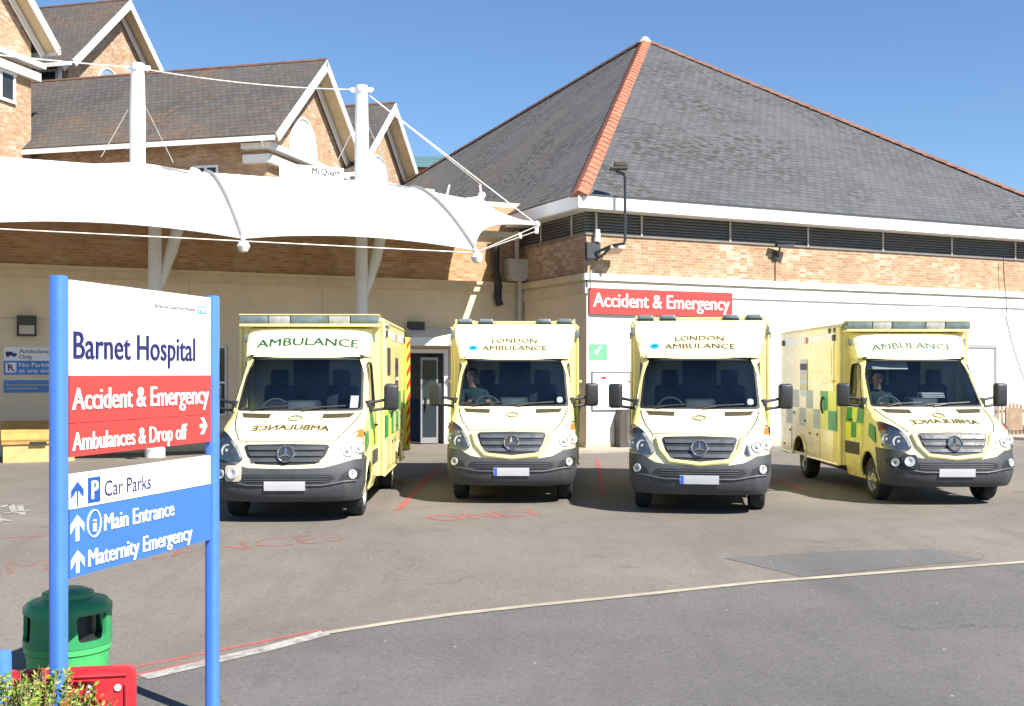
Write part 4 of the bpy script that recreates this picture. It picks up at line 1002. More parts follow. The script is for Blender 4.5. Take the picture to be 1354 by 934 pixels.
bm = NB(); obox(bm, sg(a0, 1.243, 0.0205), SD * (a1 - a0), SN * 0.002, Zv * 0.15); ps = obj('parking_symbol', bm, m_signdeep, p_c)
text('symbol_letter', 'P', m_white_let, ps, lambda u, v: sg(a0 + (a1 - a0) * 0.25 + u, 1.265 + v, 0.0245), (a1 - a0) * 0.55, 0.107, 0.04)
a0, a1 = sign_a(111.5), sign_a(129); ac = (a0 + a1) / 2; ra = (a1 - a0) / 2
bm = NB(); pts = [sg(ac + ra * math.cos(k * math.pi / 20), 1.118 + 0.078 * math.sin(k * math.pi / 20), 0.022) for k in range(41)]; tube(bm, pts, 0.0055, 6, cap=False); ic = obj('information_symbol', bm, m_white_let, p_b)
text('symbol_letter', 'i', m_white_let, ic, lambda u, v: sg(ac - ra * 0.28 + u, 1.072 + v, 0.0245), ra * 0.56, 0.075, 0.06)

# ------------------------------------------------------------------ litter bin, barrier, bollard, shrub
bc = at(90, HY, 7.42); bc.z = gz(0, 7.2)
t = thing('litter_bin', 'green round litter bin with shade-darkened hood, standing behind the sign post', 'litter bin', bc)
bm = NB(); lathe(bm, [(0.215, 0.0), (0.235, 0.03), (0.255, 0.60), (0.262, 0.64), (0.272, 0.65), (0.272, 0.69), (0.255, 0.70)], bc, 40); obj('bin_body', bm, m_bin, t, smooth=35)
def binmap(u, v, off):  # u angle*r, v height
    r = 0.272 + off; a = u / 0.272; z = v
    if z > 0.93: r -= 0.03 * ((z - 0.93) / 0.04) ** 2
    return bc + Vector((r * math.sin(a), -r * math.cos(a), z))
per = 2 * math.pi * 0.272
def ap(c): return rpoly([(c - 0.10, 0.73), (c + 0.10, 0.73), (c + 0.115, 0.90), (c - 0.115, 0.90)], 0.03, 3)
q = per / 4
bm = panel([(-per / 2, 0.69), (per / 2, 0.69), (per / 2, 0.97), (-per / 2, 0.97)], binmap, step=(0.04, 0.04), holes=[ap(c) for c in (-0.62 * q * 1.0, 0.62 * q, 0.62 * q + q - 0.1, -0.62 * q - q + 0.1)], off=0.004, thick=0.025)
obj('hood', bm, m_bin_shaded, t, smooth=40)  # hood coloured darker than the body to stand for shade
bm = NB(); lathe(bm, [(0.245, 0.969), (0.20, 0.985), (0.165, 0.99), (0.16, 1.02), (0.10, 1.045), (0.0, 1.05)], bc, 36); obj('hood_cap', bm, m_bin_shaded, t, smooth=35)
bm = NB(); lathe(bm, [(0.225, 0.62), (0.225, 0.72), (0.0, 0.72)], bc, 24); lathe(bm, [(0.17, 0.72), (0.17, 0.97)], bc, 24); obj('liner', bm, m_black, t, smooth=35)
b0, b1 = at(-70, HY, 6.55), at(180, HY, 6.75); b0.z = b1.z = 0; bd = (b1 - b0); bl = bd.length; bd.normalize(); bn = Vector((bd.y, -bd.x, 0)); gz_b = gz(0, 6.6)
t = thing('plastic_barrier', 'red plastic road barrier with rounded corner below the direction sign', 'barrier', b0.lerp(b1, 0.5) + Zv * gz_b)
bmapf = lambda u, v, off: b0 + bd * u + bn * off + Zv * (gz_b + v)
HB = 0.71
outer_b = rpoly([(0, 0.06), (bl, 0.06), (bl, HB), (0, HB)], 0.06, 4)
cells = [rpoly([(x0, 0.18), (x1, 0.18), (x1, HB - 0.075), (x0, HB - 0.075)], 0.02, 2) for x0, x1 in ((0.08, 0.42), (0.50, 0.86 * bl - 0.08))]
bm = panel(outer_b, bmapf, step=(0.3, 0.3), holes=cells, off=0.03, thick=0.06); obj('frame', bm, m_barrier, t, smooth=30)
bm = panel([(0.06, 0.12), (bl - 0.04, 0.12), (bl - 0.04, HB - 0.06), (0.06, HB - 0.06)], bmapf, step=None, off=-0.012, thick=0.012); obj('web_panel', bm, m_barrier, t)
bm = NB(); tube(bm, [bmapf(0.86 * bl - 0.12, HB - 0.12, 0.0), bmapf(0.86 * bl - 0.12, HB - 0.12, 0.06)], 0.016, 10); tube(bm, [bmapf(bl - 0.10, HB - 0.12, 0.0), bmapf(bl - 0.10, HB - 0.12, 0.04)], 0.02, 10); obj('peg', bm, m_signwhite, t, smooth=40)
bm = NB(); tube(bm, [bmapf(bl - 0.05, HB - 0.1, 0.035), bmapf(bl - 0.05, 0.1, 0.035)], 0.014, 8); tube(bm, [bmapf(0.02, HB - 0.045, 0.033), bmapf(bl - 0.05, HB - 0.045, 0.033)], 0.01, 8); obj('rib', bm, m_barrier, t, smooth=40)
bm = NB()
for u in (0.25, bl - 0.3): obox(bm, bmapf(u, 0, -0.22), bd * 0.1, bn * 0.44, Zv * 0.06)
obj('foot', bm, m_black, t)
bp = at(3, HY, 6.4); bp.z = gz(0, 6.4)
t = thing('blue_post', 'short blue post at the bottom left corner behind the shrub', 'post', bp)
bm = NB(); lathe(bm, [(0.05, -0.2), (0.05, 0.86), (0.045, 0.88), (0.0, 0.885)], bp, 18); obj('shaft', bm, m_postblue, t, smooth=40)
bm = NB(); lathe(bm, [(0.08, 0.0), (0.08, 0.03), (0.05, 0.035)], bp, 18); obj('base_plate', bm, m_pole, t, smooth=40)
sc = at(30, HY, 5.85); sc.z = gz(0, 5.9) + 0.02
t = thing('leafy_shrub', 'low leafy shrub with yellow-green leaves and red shoot tips in the bottom left corner', 'shrub', sc)
def leafmat(n, c):
    m, nt, nd, lk, b = nodes_of(n); out = mixc(nt, tuple(x * 0.7 for x in c), tuple(x * 1.25 for x in c), noise(nt, 9, 3, 0.6, objco(nt)))
    lk.new(out, b.inputs['Base Color']); b.inputs['Roughness'].default_value = 0.45; return m
lm = [leafmat('leaf_green', (0.09, 0.19, 0.025)), leafmat('leaf_lime', (0.26, 0.34, 0.04)), leafmat('leaf_red', (0.42, 0.09, 0.03)), leafmat('leaf_dark', (0.03, 0.07, 0.015))]
rng = random.Random(3)
def leaf(bm, p, d, L, w, mi):
    d = d.normalized(); a = d.cross(Vector((rng.uniform(-1, 1), rng.uniform(-1, 1), rng.uniform(-1, 1)))).normalized(); n = a.cross(d)
    pts = [p, p + d * L * .35 + a * w * .5 + n * .004, p + d * L * .75 + a * w * .38, p + d * L - n * L * .12, p + d * L * .75 - a * w * .38, p + d * L * .35 - a * w * .5 + n * .004]
    mid = bm.verts.new(p + d * L * .5 - n * w * .18); vs = [bm.verts.new(x) for x in pts]
    for i in range(6): bm.faces.new((vs[i], vs[(i + 1) % 6], mid)).material_index = mi
bm = NB(); bst = NB()
for i in range(300):
    a = rng.uniform(0, 6.28); r = 0.46 * math.sqrt(rng.random()) ; base = sc + Vector((r * math.cos(a) * 1.1 * 0.4, r * math.sin(a) * .4, 0.0))
    tip = sc + Vector((r * math.cos(a) * 1.05, r * math.sin(a) * .8, 0.81 - 0.55 * r * r + rng.uniform(-.10, .09) - (0.06 if math.cos(a) * r > .25 else 0)))
    mid = base.lerp(tip, .55) + Vector((rng.uniform(-.03, .03), rng.uniform(-.03, .03), .03)); tube(bst, [base, mid, tip], [.006, .004, .002], 5)
    red = rng.random() < .10
    for k in range(34):
        f = rng.uniform(.3, 1.0); p = base.lerp(mid, f / .55) if f < .55 else mid.lerp(tip, (f - .55) / .45)
        d = Vector((rng.uniform(-1, 1), rng.uniform(-1, 1), rng.uniform(-.1, 1.2)))
        mi = 2 if (red and f > .8) else (1 if f > .72 and rng.random() < .65 else (3 if f < .5 else 0))
        leaf(bm, p, d, rng.uniform(.022, .042), rng.uniform(.013, .02), mi)
obj('foliage', bm, lm, t); obj('stems', bst, m_wood, t)

# ------------------------------------------------------------------ ambulances
class Shell:
    """rounded vehicle front: centre profile (y,z) along t, swept round a superelliptic plan outline into the sides"""
    def __init__(s, prof, hw, D, n, sub=6):
        P = [Vector((0, y, z)) for y, z in prof]; pts = []
        for i in range(len(P) - 1):
            p0, p1, p2, p3 = P[max(i - 1, 0)], P[i], P[i + 1], P[min(i + 2, len(P) - 1)]
            for k in range(sub):
                t = k / sub
                pts.append(0.5 * ((2 * p1) + (p2 - p0) * t * 0.8 + (2 * p0 * .8 - 5 * p1 + 4.2 * p1 - 0.0 * p1 - 1.6 * p0 * 0 - p0 * 0) * 0) if False else p1.lerp(p2, t))
        pts.append(P[-1]); t = [0.0]
        for a, b in zip(pts[:-1], pts[1:]): t.append(t[-1] + (b - a).length)
        # soften the polyline
        y = np.array([p.y for p in pts]); z = np.array([p.z for p in pts]); t = np.array(t)
        tt = np.linspace(0, t[-1], 400); yy = np.interp(tt, t, y); zz = np.interp(tt, t, z)
        k = np.ones(15) / 15; yp = np.pad(yy, 7, 'edge'); zp = np.pad(zz, 7, 'edge')
        ys_, zs_ = np.convolve(yp, k, 'valid'), np.convolve(zp, k, 'valid')
        w = np.clip(np.minimum(np.arange(400), np.arange(400)[::-1]) / 10.0, 0, 1)
        s.t, s.y, s.z = tt, yy * (1 - w) + ys_ * w, zz * (1 - w) + zs_ * w
        s.T = t[-1]; s._hw = hw; s._D = D; s.n = n
        th = np.linspace(0, math.pi / 2, 60); s.sx = np.sin(th); s.cx = np.cos(th)
    def tz(s, z): return float(np.interp(z, s.z, s.t))
    def ty(s, y): return float(np.interp(y, s.y, s.t))
    def hw(s, z): return float(np.interp(z, [a for a, _ in s._hw], [b for _, b in s._hw]))
    def D(s, z): return float(np.interp(z, [a for a, _ in s._D], [b for _, b in s._D]))
    def curve(s, t):
        y0 = float(np.interp(t, s.t, s.y)); z = float(np.interp(t, s.t, s.z)); h = s.hw(z); D = s.D(z); e = 2.0 / s.n
        x = h * s.sx ** e; y = y0 + D * (1 - s.cx ** e)
        x = np.append(x, h); y = np.append(y, y[-1] + 8.0)
        L = np.concatenate([[0], np.cumsum(np.hypot(np.diff(x), np.diff(y)))])
        return x, y, z, L, y0, h, D
    def raw(s, X, t):
        x, y, z, L, *_ = s.curve(t); a = abs(X)
        return Vector((math.copysign(float(np.interp(a, L, x)), X), float(np.interp(a, L, y)), z))
    def __call__(s, X, t, off=0.0):
        p = s.raw(X, t)
        if off == 0: return p
        e = 0.012; t0, t1 = max(0, t - e), min(s.T, t + e)
        n = (s.raw(X + e, t) - s.raw(X - e, t)).cross(s.raw(X, t1) - s.raw(X, t0))
        return p + n.normalized() * off
    def inv(s, y, z, sgn=1):
        """side point (y,z) -> (X,t)"""
        t = s.tz(z); x_, y_, z_, L, y0, h, D = s.curve(t)
        return (sgn * float(np.interp(y, y_, L)), t)
    def side(s, sgn):
        def f(y, z, off=0.0):
            X, t = s.inv(y, z, sgn); return s(X, t, off)
        return f

CAB = Shell([(0.10, 0.30), (0.03, 0.37), (0.0, 0.50), (0.005, 0.66), (0.03, 0.74), (0.09, 0.93), (0.15, 1.10), (0.23, 1.17), (0.42, 1.25), (0.75, 1.36), (1.05, 1.465), (1.74, 2.265), (1.95, 2.40)],
            [(0.30, 0.93), (0.5, 0.985), (0.8, 0.995), (1.15, 0.99), (1.465, 0.965), (2.265, 0.905), (2.45, 0.88)],
            [(0.30, 0.42), (0.8, 0.42), (1.2, 0.40), (1.465, 0.30), (2.3, 0.26)], 2.7)
FAIR_B = Shell([(1.735, 2.262), (1.77, 2.31), (1.95, 2.52), (2.12, 2.72), (2.22, 2.84), (2.30, 2.868)],
               [(2.26, 0.925), (2.5, 1.0), (2.84, 1.075), (2.87, 1.075)], [(2.2, 0.24), (2.87, 0.14)], 5.0)
FAIR_A = Shell([(1.735, 2.262), (1.76, 2.31), (1.86, 2.46), (1.97, 2.62), (2.04, 2.69), (2.16, 2.715)],
               [(2.26, 0.925), (2.5, 0.955), (2.72, 0.93)], [(2.2, 0.24), (2.72, 0.22)], 4.0)
BW, BY0, BY1, BZ0, BZ1 = 1.10, 2.24, 6.35, 0.45, 2.87
_BR = 0.07
def box_map(u, w, off=0.0):
    """u: perimeter from front centre (+x side first, negative = -x side), w: height with the top edge rounded"""
    sgn = 1 if u >= 0 else -1; a = abs(u); f = BW - _BR; q = _BR * math.pi / 2; sL = BY1 - BY0 - 2 * _BR
    ins = 0.0; z = w
    if w > BZ1 - 0.06: k = (w - (BZ1 - 0.06)) / 0.06; ins = 0.06 * (1 - math.cos(k * math.pi / 2)); z = BZ1 - 0.06 + 0.06 * math.sin(k * math.pi / 2)
    if a <= f: p = Vector((a, BY0, z)); n = Vector((0, -1, 0))
    elif a <= f + q: th = (a - f) / _BR; n = Vector((math.sin(th), -math.cos(th), 0)); p = Vector((f, BY0 + _BR, z)) + n * _BR
    elif a <= f + q + sL: p = Vector((BW, BY0 + _BR + a - f - q, z)); n = Vector((1, 0, 0))
    elif a <= f + 2 * q + sL: th = (a - f - q - sL) / _BR; n = Vector((math.cos(th), math.sin(th), 0)); p = Vector((f, BY1 - _BR, z)) + n * _BR
    else: p = Vector((f - (a - f - 2 * q - sL), BY1, z)); n = Vector((0, 1, 0))
    p = p + n * (off - ins); p.x *= sgn; return p
_BPER = 2 * (BW - _BR) + 2 * _BR * math.pi / 2 + (BY1 - BY0 - 2 * _BR)
def bu(y): return (BW - _BR) + _BR * math.pi / 2 + (y - BY0 - _BR)
def box_side(sgn): return lambda y, z, off=0.0: Vector((sgn * (BW + off), y, z))
WSC = rpoly([(-0.93, CAB.tz(1.475)), (0.93, CAB.tz(1.475)), (0.868, CAB.tz(2.245)), (-0.868, CAB.tz(2.245))], 0.07, 4)
WSC_IN = rpoly([(-0.885, CAB.tz(1.475) + 0.05), (0.885, CAB.tz(1.475) + 0.05), (0.832, CAB.tz(2.245) - 0.035), (-0.832, CAB.tz(2.245) - 0.035)], 0.06, 4)
DOORWIN = rpoly([(1.42, 1.50), (2.12, 1.50), (2.12, 2.16), (1.80, 2.18)], [0.05, 0.06, 0.08, 0.10], 3)
def arch_pts(y, z, r, n=20): return [(y + r * math.cos(a), z + r * math.sin(a)) for a in [i * 2 * math.pi / n for i in range(n)]]
def Q(pts, sgn=1): return [(sgn * X, CAB.tz(z)) for X, z in pts]
YC, ZC, RA, RB = 1.02, 0.36, 0.43, 4.80

def ambulance(label, kind, loc, yaw, driver=False, nose='new', roof='B', plate_blue=True, rear_door=False, checks='green'):
    A = thing('ambulance', label, 'ambulance', loc, -R(yaw), group='ambulances parked in a row outside the hospital')
    def part(name, bm, m, par=A, smooth=38): return obj(name, bm, m, par, world=False, smooth=smooth)
    # ---- cab shell with windscreen, door-window and wheel-arch openings
    rows = np.linspace(0, CAB.T, 26)
    rightb = [CAB.inv(2.30, float(np.interp(t, CAB.t, CAB.z))) for t in rows]
    rightb = [(X, t) for (X, _), t in zip(rightb, rows)]
    leftb = [(-X, t) for X, t in rightb][::-1]
    holes = [WSC]
    for sg_ in (1, -1):
        holes.append([CAB.inv(y, z, sg_) for y, z in DOORWIN])
        holes.append([CAB.inv(y, max(0.3, z), sg_) for y, z in arch_pts(YC, ZC, RA) if z > 0.29])
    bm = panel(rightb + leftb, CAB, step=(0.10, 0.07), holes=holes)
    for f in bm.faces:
        c = f.calc_center_median(); f.material_index = 1 if (abs(c.x) < 0.87 and c.y < 2.0) else 0  # bonnet and front faces take the sun-brightened copy of the yellow
    part('cab_body', bm, [m_yellow, m_yellow_sunlit])
    bm = NB()
    box(bm, -0.86, 0.86, 1.93, 2.26, 2.30, 2.40); part('cab_roof', bm, m_yellow)
    # ---- glass
    ws = part('windscreen', panel(WSC, CAB, step=(0.12, 0.12), off=-0.012), m_glass)
    part('windscreen_border', panel(WSC, CAB, step=(0.12, 0.12), holes=[WSC_IN], off=-0.004), m_black, ws)
    # wipers
    for x0, x1 in ((-0.78, -0.12), (-0.05, 0.66)):
        bm = NB(); tb = CAB.tz(1.475); p = [CAB(x0 + (x1 - x0) * k / 6, tb + 0.03 + 0.05 * k / 6, 0.03) for k in range(7)]
        tube(bm, p, 0.011, 6); tube(bm, [CAB(x0 + 0.1, tb - 0.02, 0.03), CAB(x0 + (x1 - x0) * .5, tb + 0.05, 0.04)], 0.012, 6); part('wiper', bm, m_black, ws)
    # ---- bumper
    if nose == 'new': top = [(0.0, 0.700), (0.40, 0.712), (0.62, 0.745), (0.80, 0.835), (1.05, 0.86)]
    else: top = [(0.0, 0.735), (0.5, 0.745), (0.72, 0.80), (0.90, 0.845), (1.05, 0.85)]
    xe = CAB.inv(0.60, 0.6)[0]
    up = [(X, CAB.tz(z)) for X, z in top] + [(xe, CAB.tz(0.86))]
    lo = [(xe, CAB.tz(0.31)), (0, CAB.tz(0.31))]
    half = up + [(xe, CAB.tz(0.31))]
    outer_ = half + [(-X, t) for X, t in half[::-1]][:-1]
    bpart = part('bumper', panel(outer_, CAB, step=(0.1, 0.06), off=0.022, thick=0.03), m_greyplast)
    # recesses, lower intake and ledge of the bumper
    bm = panel(Q(rpoly([(-0.66, 0.60), (-0.60, 0.66), (0.60, 0.66), (0.66, 0.60), (0.50, 0.545), (-0.50, 0.545)], 0.02, 2)), CAB, step=(0.1, 0.05), off=0.0245)
    for sg_ in (1, -1):
        panel(Q(rpoly([(0.70, 0.56), (1.0, 0.59), (1.06, 0.70), (0.92, 0.735), (0.74, 0.66)], 0.02, 2), sg_), CAB, step=(0.08, 0.05), off=0.0245, bm=bm, flip=(sg_ < 0) and False)
    part('bumper_intake', bm, m_black, bpart)
    bm = NB()
    for z in (0.57, 0.60, 0.63): tube(bm, [CAB(-0.55 + 1.1 * k / 10, CAB.tz(z), 0.028) for k in range(11)], 0.006, 5)
    part('intake_mesh', bm, m_greyplast, bpart)
    bm = NB(); tube(bm, [CAB(X, CAB.tz(0.52 + 0.05 * min(1, max(0, abs(X) - .5) / .3)), 0.028) for X in np.linspace(-0.95, 0.95, 21)], 0.014, 6); part('bumper_ledge', bm, m_greyplast, bpart)
    for sg_ in (1, -1):
        bm = NB(); p = CAB(0.89 * sg_, CAB.tz(0.655), 0.02); nrm = (CAB(0.89 * sg_, CAB.tz(0.655), 1.0) - CAB(0.89 * sg_, CAB.tz(0.655), 0)).normalized()
        mt = Matrix.Translation(p) @ nrm.to_track_quat('Z', 'Y').to_matrix().to_4x4()
        lathe(bm, [(0.062, 0.0), (0.062, 0.018), (0.048, 0.02), (0.03, 0.006), (0, 0.0)], seg=16, mat=mt); part('fog_lamp', bm, m_reflector, bpart)
    if nose == 'old' or roof == 'A':     # square step light beside the plate on the image-left corner
        bm = panel(rpoly([(-0.80, CAB.tz(0.57)), (-0.58, CAB.tz(0.57)), (-0.58, CAB.tz(0.77)), (-0.80, CAB.tz(0.77))], 0.04, 3), CAB, step=(0.1, 0.1), off=0.05, thick=0.03)
        fl = part('work_lamp', bm, m_pipe if nose == 'old' else m_black, bpart)
        bm = NB(); p = CAB(-0.69, CAB.tz(0.67), 0.052); nrm = (CAB(-0.69, CAB.tz(0.67), 1.0) - CAB(-0.69, CAB.tz(0.67), 0)).normalized()
        lathe(bm, [(0.075, 0.0), (0.075, 0.02), (0.055, 0.022), (0.03, 0.008), (0, 0.0)], seg=16, mat=Matrix.Translation(p) @ nrm.to_track_quat('Z', 'Y').to_matrix().to_4x4()); part('lamp_bowl', bm, m_reflector, fl)
    # number plate
    bm = panel([(-0.27, CAB.tz(0.46)), (0.27, CAB.tz(0.46)), (0.27, CAB.tz(0.575)), (-0.27, CAB.tz(0.575))], CAB, step=(0.1, 0.1), off=0.042, thick=0.02)
    pl_ = part('number_plate', bm, m_plate)
    if plate_blue: part('plate_band', panel([(-0.265, CAB.tz(0.466)), (-0.215, CAB.tz(0.466)), (-0.215, CAB.tz(0.569)), (-0.265, CAB.tz(0.569))], CAB, step=None, off=0.045), m_plateblue, pl_)
    # ---- grille
    if nose == 'new': gp = [(0, 0.762), (0.36, 0.795), (0.47, 0.90), (0.535, 1.075), (0.50, 1.105), (0, 1.118)]
    else: gp = [(0, 0.785), (0.40, 0.80), (0.52, 0.90), (0.575, 1.03), (0.54, 1.055), (0, 1.065)]
    gfull = gp + [(-X, z) for X, z in gp[1:-1]][::-1]
    grl = part('grille', panel(Q(rpoly(gfull, 0.02, 2)), CAB, step=(0.1, 0.06), off=0.006), m_black)
    bm = NB(); zc0, zc1 = gp[0][1], gp[-1][1]
    for k, f in enumerate((0.22, 0.5, 0.78)):
        z = zc0 + (zc1 - zc0) * f; hwk = 0.40 + 0.10 * f + (0.03 if nose == 'old' else 0)
        pr = panel(Q([(-hwk, z - 0.024), (hwk, z - 0.024), (hwk + 0.015, z + 0.024), (-hwk - 0.015, z + 0.024)]), CAB, step=(0.1, 0.1), off=0.022, thick=0.02, bm=bm)
    part('grille_bars', bm, m_grillebar if nose == 'new' else m_greyplast, grl)
    if nose == 'new':
        inner = rpoly(gfull, 0.02, 2); sc_ = [(X * 1.075, (z - 0.94) * 1.10 + 0.935) for X, z in gfull]
        # body-coloured lip round the grille: a tube following its lower outline
        bm = NB(); lip = [(-0.60, 1.09), (-0.545, 0.92), (-0.41, 0.765), (0, 0.722), (0.41, 0.765), (0.545, 0.92), (0.60, 1.09)]
        pts = []
        for i in range(len(lip) - 1):
            for k in range(5): a = k / 5; pts.append((lip[i][0] * (1 - a) + lip[i + 1][0] * a, lip[i][1] * (1 - a) + lip[i + 1][1] * a))
        pts.append(lip[-1]); tube(bm, [CAB(X, CAB.tz(z), 0.012) for X, z in pts], 0.034, 8); part('grille_surround', bm, m_yellow, grl)
    # three-pointed star in a ring
    cz = 0.945 if nose == 'new' else 0.925; e0 = CAB(0, CAB.tz(cz), 0.045); nrm = (CAB(0, CAB.tz(cz), 1) - CAB(0, CAB.tz(cz), 0)).normalized()
    em = Matrix.Translation(e0) @ nrm.to_track_quat('Z', 'Y').to_matrix().to_4x4(); bm = NB(); r = 0.118
    lathe(bm, [(r, -0.03), (r, 0.004), (r - 0.008, 0.012), (r - 0.018, 0.004), (r - 0.018, -0.01)], seg=32, mat=em)
    for k in range(3):
        a = math.pi / 2 + k * 2 * math.pi / 3; d = Vector((math.cos(a), math.sin(a), 0)); s2 = Vector((-d.y, d.x, 0)) * 0.022
        vs = [bm.verts.new(em @ v) for v in (d * (r - 0.012) + Vector((0, 0, .006)), s2 + d * 0.012 + Vector((0, 0, .004)), Vector((0, 0, 0.024)), -s2 + d * 0.012 + Vector((0, 0, .004)))]
        bm.faces.new((vs[0], vs[1], vs[2])); bm.faces.new((vs[0], vs[2], vs[3]))
    bmesh.ops.recalc_face_normals(bm, faces=bm.faces)
    part('star_emblem', bm, m_chrome, grl, 20)
    bm = NB(); lathe(bm, [(r - 0.014, -0.006), (0, -0.006)], seg=24, mat=em); part('emblem_disc', bm, m_black, grl)
    # ---- headlamps
    if nose == 'new': hp_ = [(0.66, 0.855), (0.635, 0.90), (0.68, 1.04), (0.80, 1.16), (0.985, 1.245), (1.08, 1.235), (1.12, 1.10), (1.10, 0.90), (1.02, 0.875), (0.82, 0.85)]
    else: hp_ = [(0.60, 0.83), (0.58, 0.88), (0.66, 1.03), (0.82, 1.16), (1.0, 1.225), (1.09, 1.20), (1.15, 1.02), (1.15, 0.88), (1.02, 0.855), (0.80, 0.82)]
    for sg_ in (1, -1):
        poly = Q(rpoly(hp_, 0.03, 3), sg_)
        hl = part('headlight', panel(poly, CAB, step=(0.06, 0.05), off=0.004), m_reflector)
        bm = NB()
        for X, z, rr in ((0.82, 0.97, 0.085), (0.99, 1.0, 0.075)):
            p = CAB(X * sg_, CAB.tz(z), 0.004); n_ = (CAB(X * sg_, CAB.tz(z), 1) - CAB(X * sg_, CAB.tz(z), 0)).normalized()
            n_ = (n_ + Vector((0, -0.5, 0))).normalized()
            lathe(bm, [(rr, 0.0), (rr, 0.022), (rr * 0.86, 0.022), (rr * 0.5, 0.006), (0.028, 0.01), (0.02, 0.03), (0, 0.034)], seg=18, mat=Matrix.Translation(p) @ n_.to_track_quat('Z', 'Y').to_matrix().to_4x4())
        part('lamp_bowl', bm, m_reflector, hl)
        bm = panel(Q(rpoly([(0.93, 1.14), (0.97, 1.225), (1.07, 1.215), (1.09, 1.13)], 0.015, 2), sg_), CAB, step=(0.06, 0.06), off=0.008); part('indicator', bm, m_orange, hl)
        part('lamp_cover', panel(poly, CAB, step=(0.06, 0.05), off=0.03, thick=0.03), m_lensglass, hl)
        # bonnet vents at the windscreen base
        yv = [(0.37, 0.80), (0.75, 0.83), (0.81, 0.99), (0.37, 0.965)]
        bm = panel([(sg_ * X, CAB.ty(y)) for X, y in yv], CAB, step=(0.1, 0.1), off=0.006, thick=0.01); part('bonnet_vent', bm, M('vent_dark', (0.05, 0.042, 0.02), 0.7))
        # shut line between bonnet and wing
        bm = NB(); tube(bm, [CAB(sg_ * X, CAB.ty(y), 0.0) for X, y in ((0.66, 0.17), (0.70, 0.24), (0.78, 0.42), (0.85, 0.7), (0.90, 1.0))], 0.009, 5); part('shut_line', bm, m_black)
    bm = NB(); tube(bm, [CAB(X, CAB.tz(1.145 if nose == 'new' else 1.10) + 0.0, 0.0) for X in np.linspace(-0.66, 0.66, 15)], 0.007, 5); part('bonnet_gap', bm, m_black)
    # bonnet crest
    bm = NB(); cy = CAB.ty(0.72 if nose == 'new' else 0.80)
    for rr, w in ((0.092, 0.006), (0.06, 0.003)):
        pts = [CAB(rr * math.cos(k * math.pi / 18), cy + rr * 1.1 * math.sin(k * math.pi / 18), 0.006) for k in range(37)]; tube(bm, pts, w, 5, cap=False)
    for k in range(9):
        a = k * 2 * math.pi / 9; p = CAB(0.088 * math.cos(a), cy + 0.096 * math.sin(a), 0.007); lathe(bm, [(0.014, 0.0), (0, 0.004)], p, 6)
    part('crest', bm, m_gold if nose == 'new' else m_greenlet)
    if roof == 'A':
        w = 1.06; y0 = CAB.ty(0.40); bmt = text('', 'AMBULANCE', None, None, lambda u, v: CAB(u - w / 2, y0 + v * 1.0 - 0.22 * (u / w - 0.5) ** 2, 0.006), w, 0.17, 0.03, mirror=True, ret=True)
        part('bonnet_lettering', bmt, m_gold, smooth=None)
    # ---- sides: sill, wheel-arch lip, door, stripes
    for sg_ in (1, -1):
        S = CAB.side(sg_)
        do = rpoly([(1.30, 0.45), (2.20, 0.45), (2.20, 2.22), (1.78, 2.24), (1.28, 1.50), (1.42, 0.9)], 0.05, 3) if False else rpoly([(1.42, 0.42), (2.20, 0.42), (2.20, 2.22), (1.80, 2.235), (1.30, 1.48), (1.30, 0.85), (1.46, 0.62)], 0.04, 3)
        d_ = part('door', panel(do, S, step=(0.12, 0.12), holes=[DOORWIN], off=0.010, thick=0.012, flip=(sg_ < 0)), m_yellow)
        part('door_window', panel(DOORWIN, S, step=(0.2, 0.2), off=0.0, flip=(sg_ < 0)), m_glass, d_)
        bm = NB(); ring = [S(y, z, 0.014) for y, z in DOORWIN]; tube(bm, ring + [ring[0]], 0.014, 6); part('window_seal', bm, m_black, d_)
        bm = NB(); tube(bm, [S(2.02 - 0.18 * k / 4, 1.24, 0.02 + 0.03 * math.sin(k * math.pi / 4)) for k in range(5)], 0.016, 6); part('handle', bm, m_black, d_)
        part('rubbing_strip', panel(rpoly([(1.47, 0.68), (2.19, 0.68), (2.19, 0.88), (1.47, 0.88)], 0.02, 2), S, step=(0.15, 0.15), off=0.026, thick=0.016, flip=(sg_ < 0)), m_greyplast, d_)
        bm = NB(); tube(bm, [S(YC + (RA + .0) * math.cos(a), ZC + RA * math.sin(a), 0.006) for a in np.linspace(math.radians(-2), math.radians(182), 22)], 0.022, 6); part('wheel_arch_lip', bm, m_yellow)
        # battenburg blocks on wing and door
        g1 = [[(0.66, 0.92), (1.0, 1.02), (1.0, 1.22), (0.72, 1.17)], [(1.62, 0.95), (1.90, 0.95), (1.90, 1.2), (1.62, 1.2)], [(1.90, 1.2), (2.19, 1.2), (2.19, 1.44), (1.90, 1.44)], [(1.30, 1.2), (1.62, 1.2), (1.62, 1.44), (1.33, 1.44)]]
        for q_ in g1[:]: part('green_marking', panel(q_, S, step=(0.15, 0.15), off=0.018, thick=0.006, flip=(sg_ < 0)), m_green, d_)
        y1 = [[(1.90, 0.95), (2.19, 0.95), (2.19, 1.195), (1.905, 1.195)], [(1.625, 1.205), (1.895, 1.205), (1.895, 1.44), (1.625, 1.44)], [(1.36, 0.95), (1.615, 0.95), (1.615, 1.195), (1.36, 1.195)]]
        for q_ in y1: part('yellow_marking', panel(q_, S, step=(0.15, 0.15), off=0.018, thick=0.006, flip=(sg_ < 0)), m_lime, d_)
        # mirror on two arms
        bm = NB(); mx = sg_ * 1.285
        box(bm, -0.105, 0.105, -0.07, 0.07, -0.19, 0.19, bev=0.045, seg=3, mat=Matrix.Translation((mx, 1.42, 1.665)) @ Matrix.Rotation(sg_ * 0.18, 4, 'Z'))
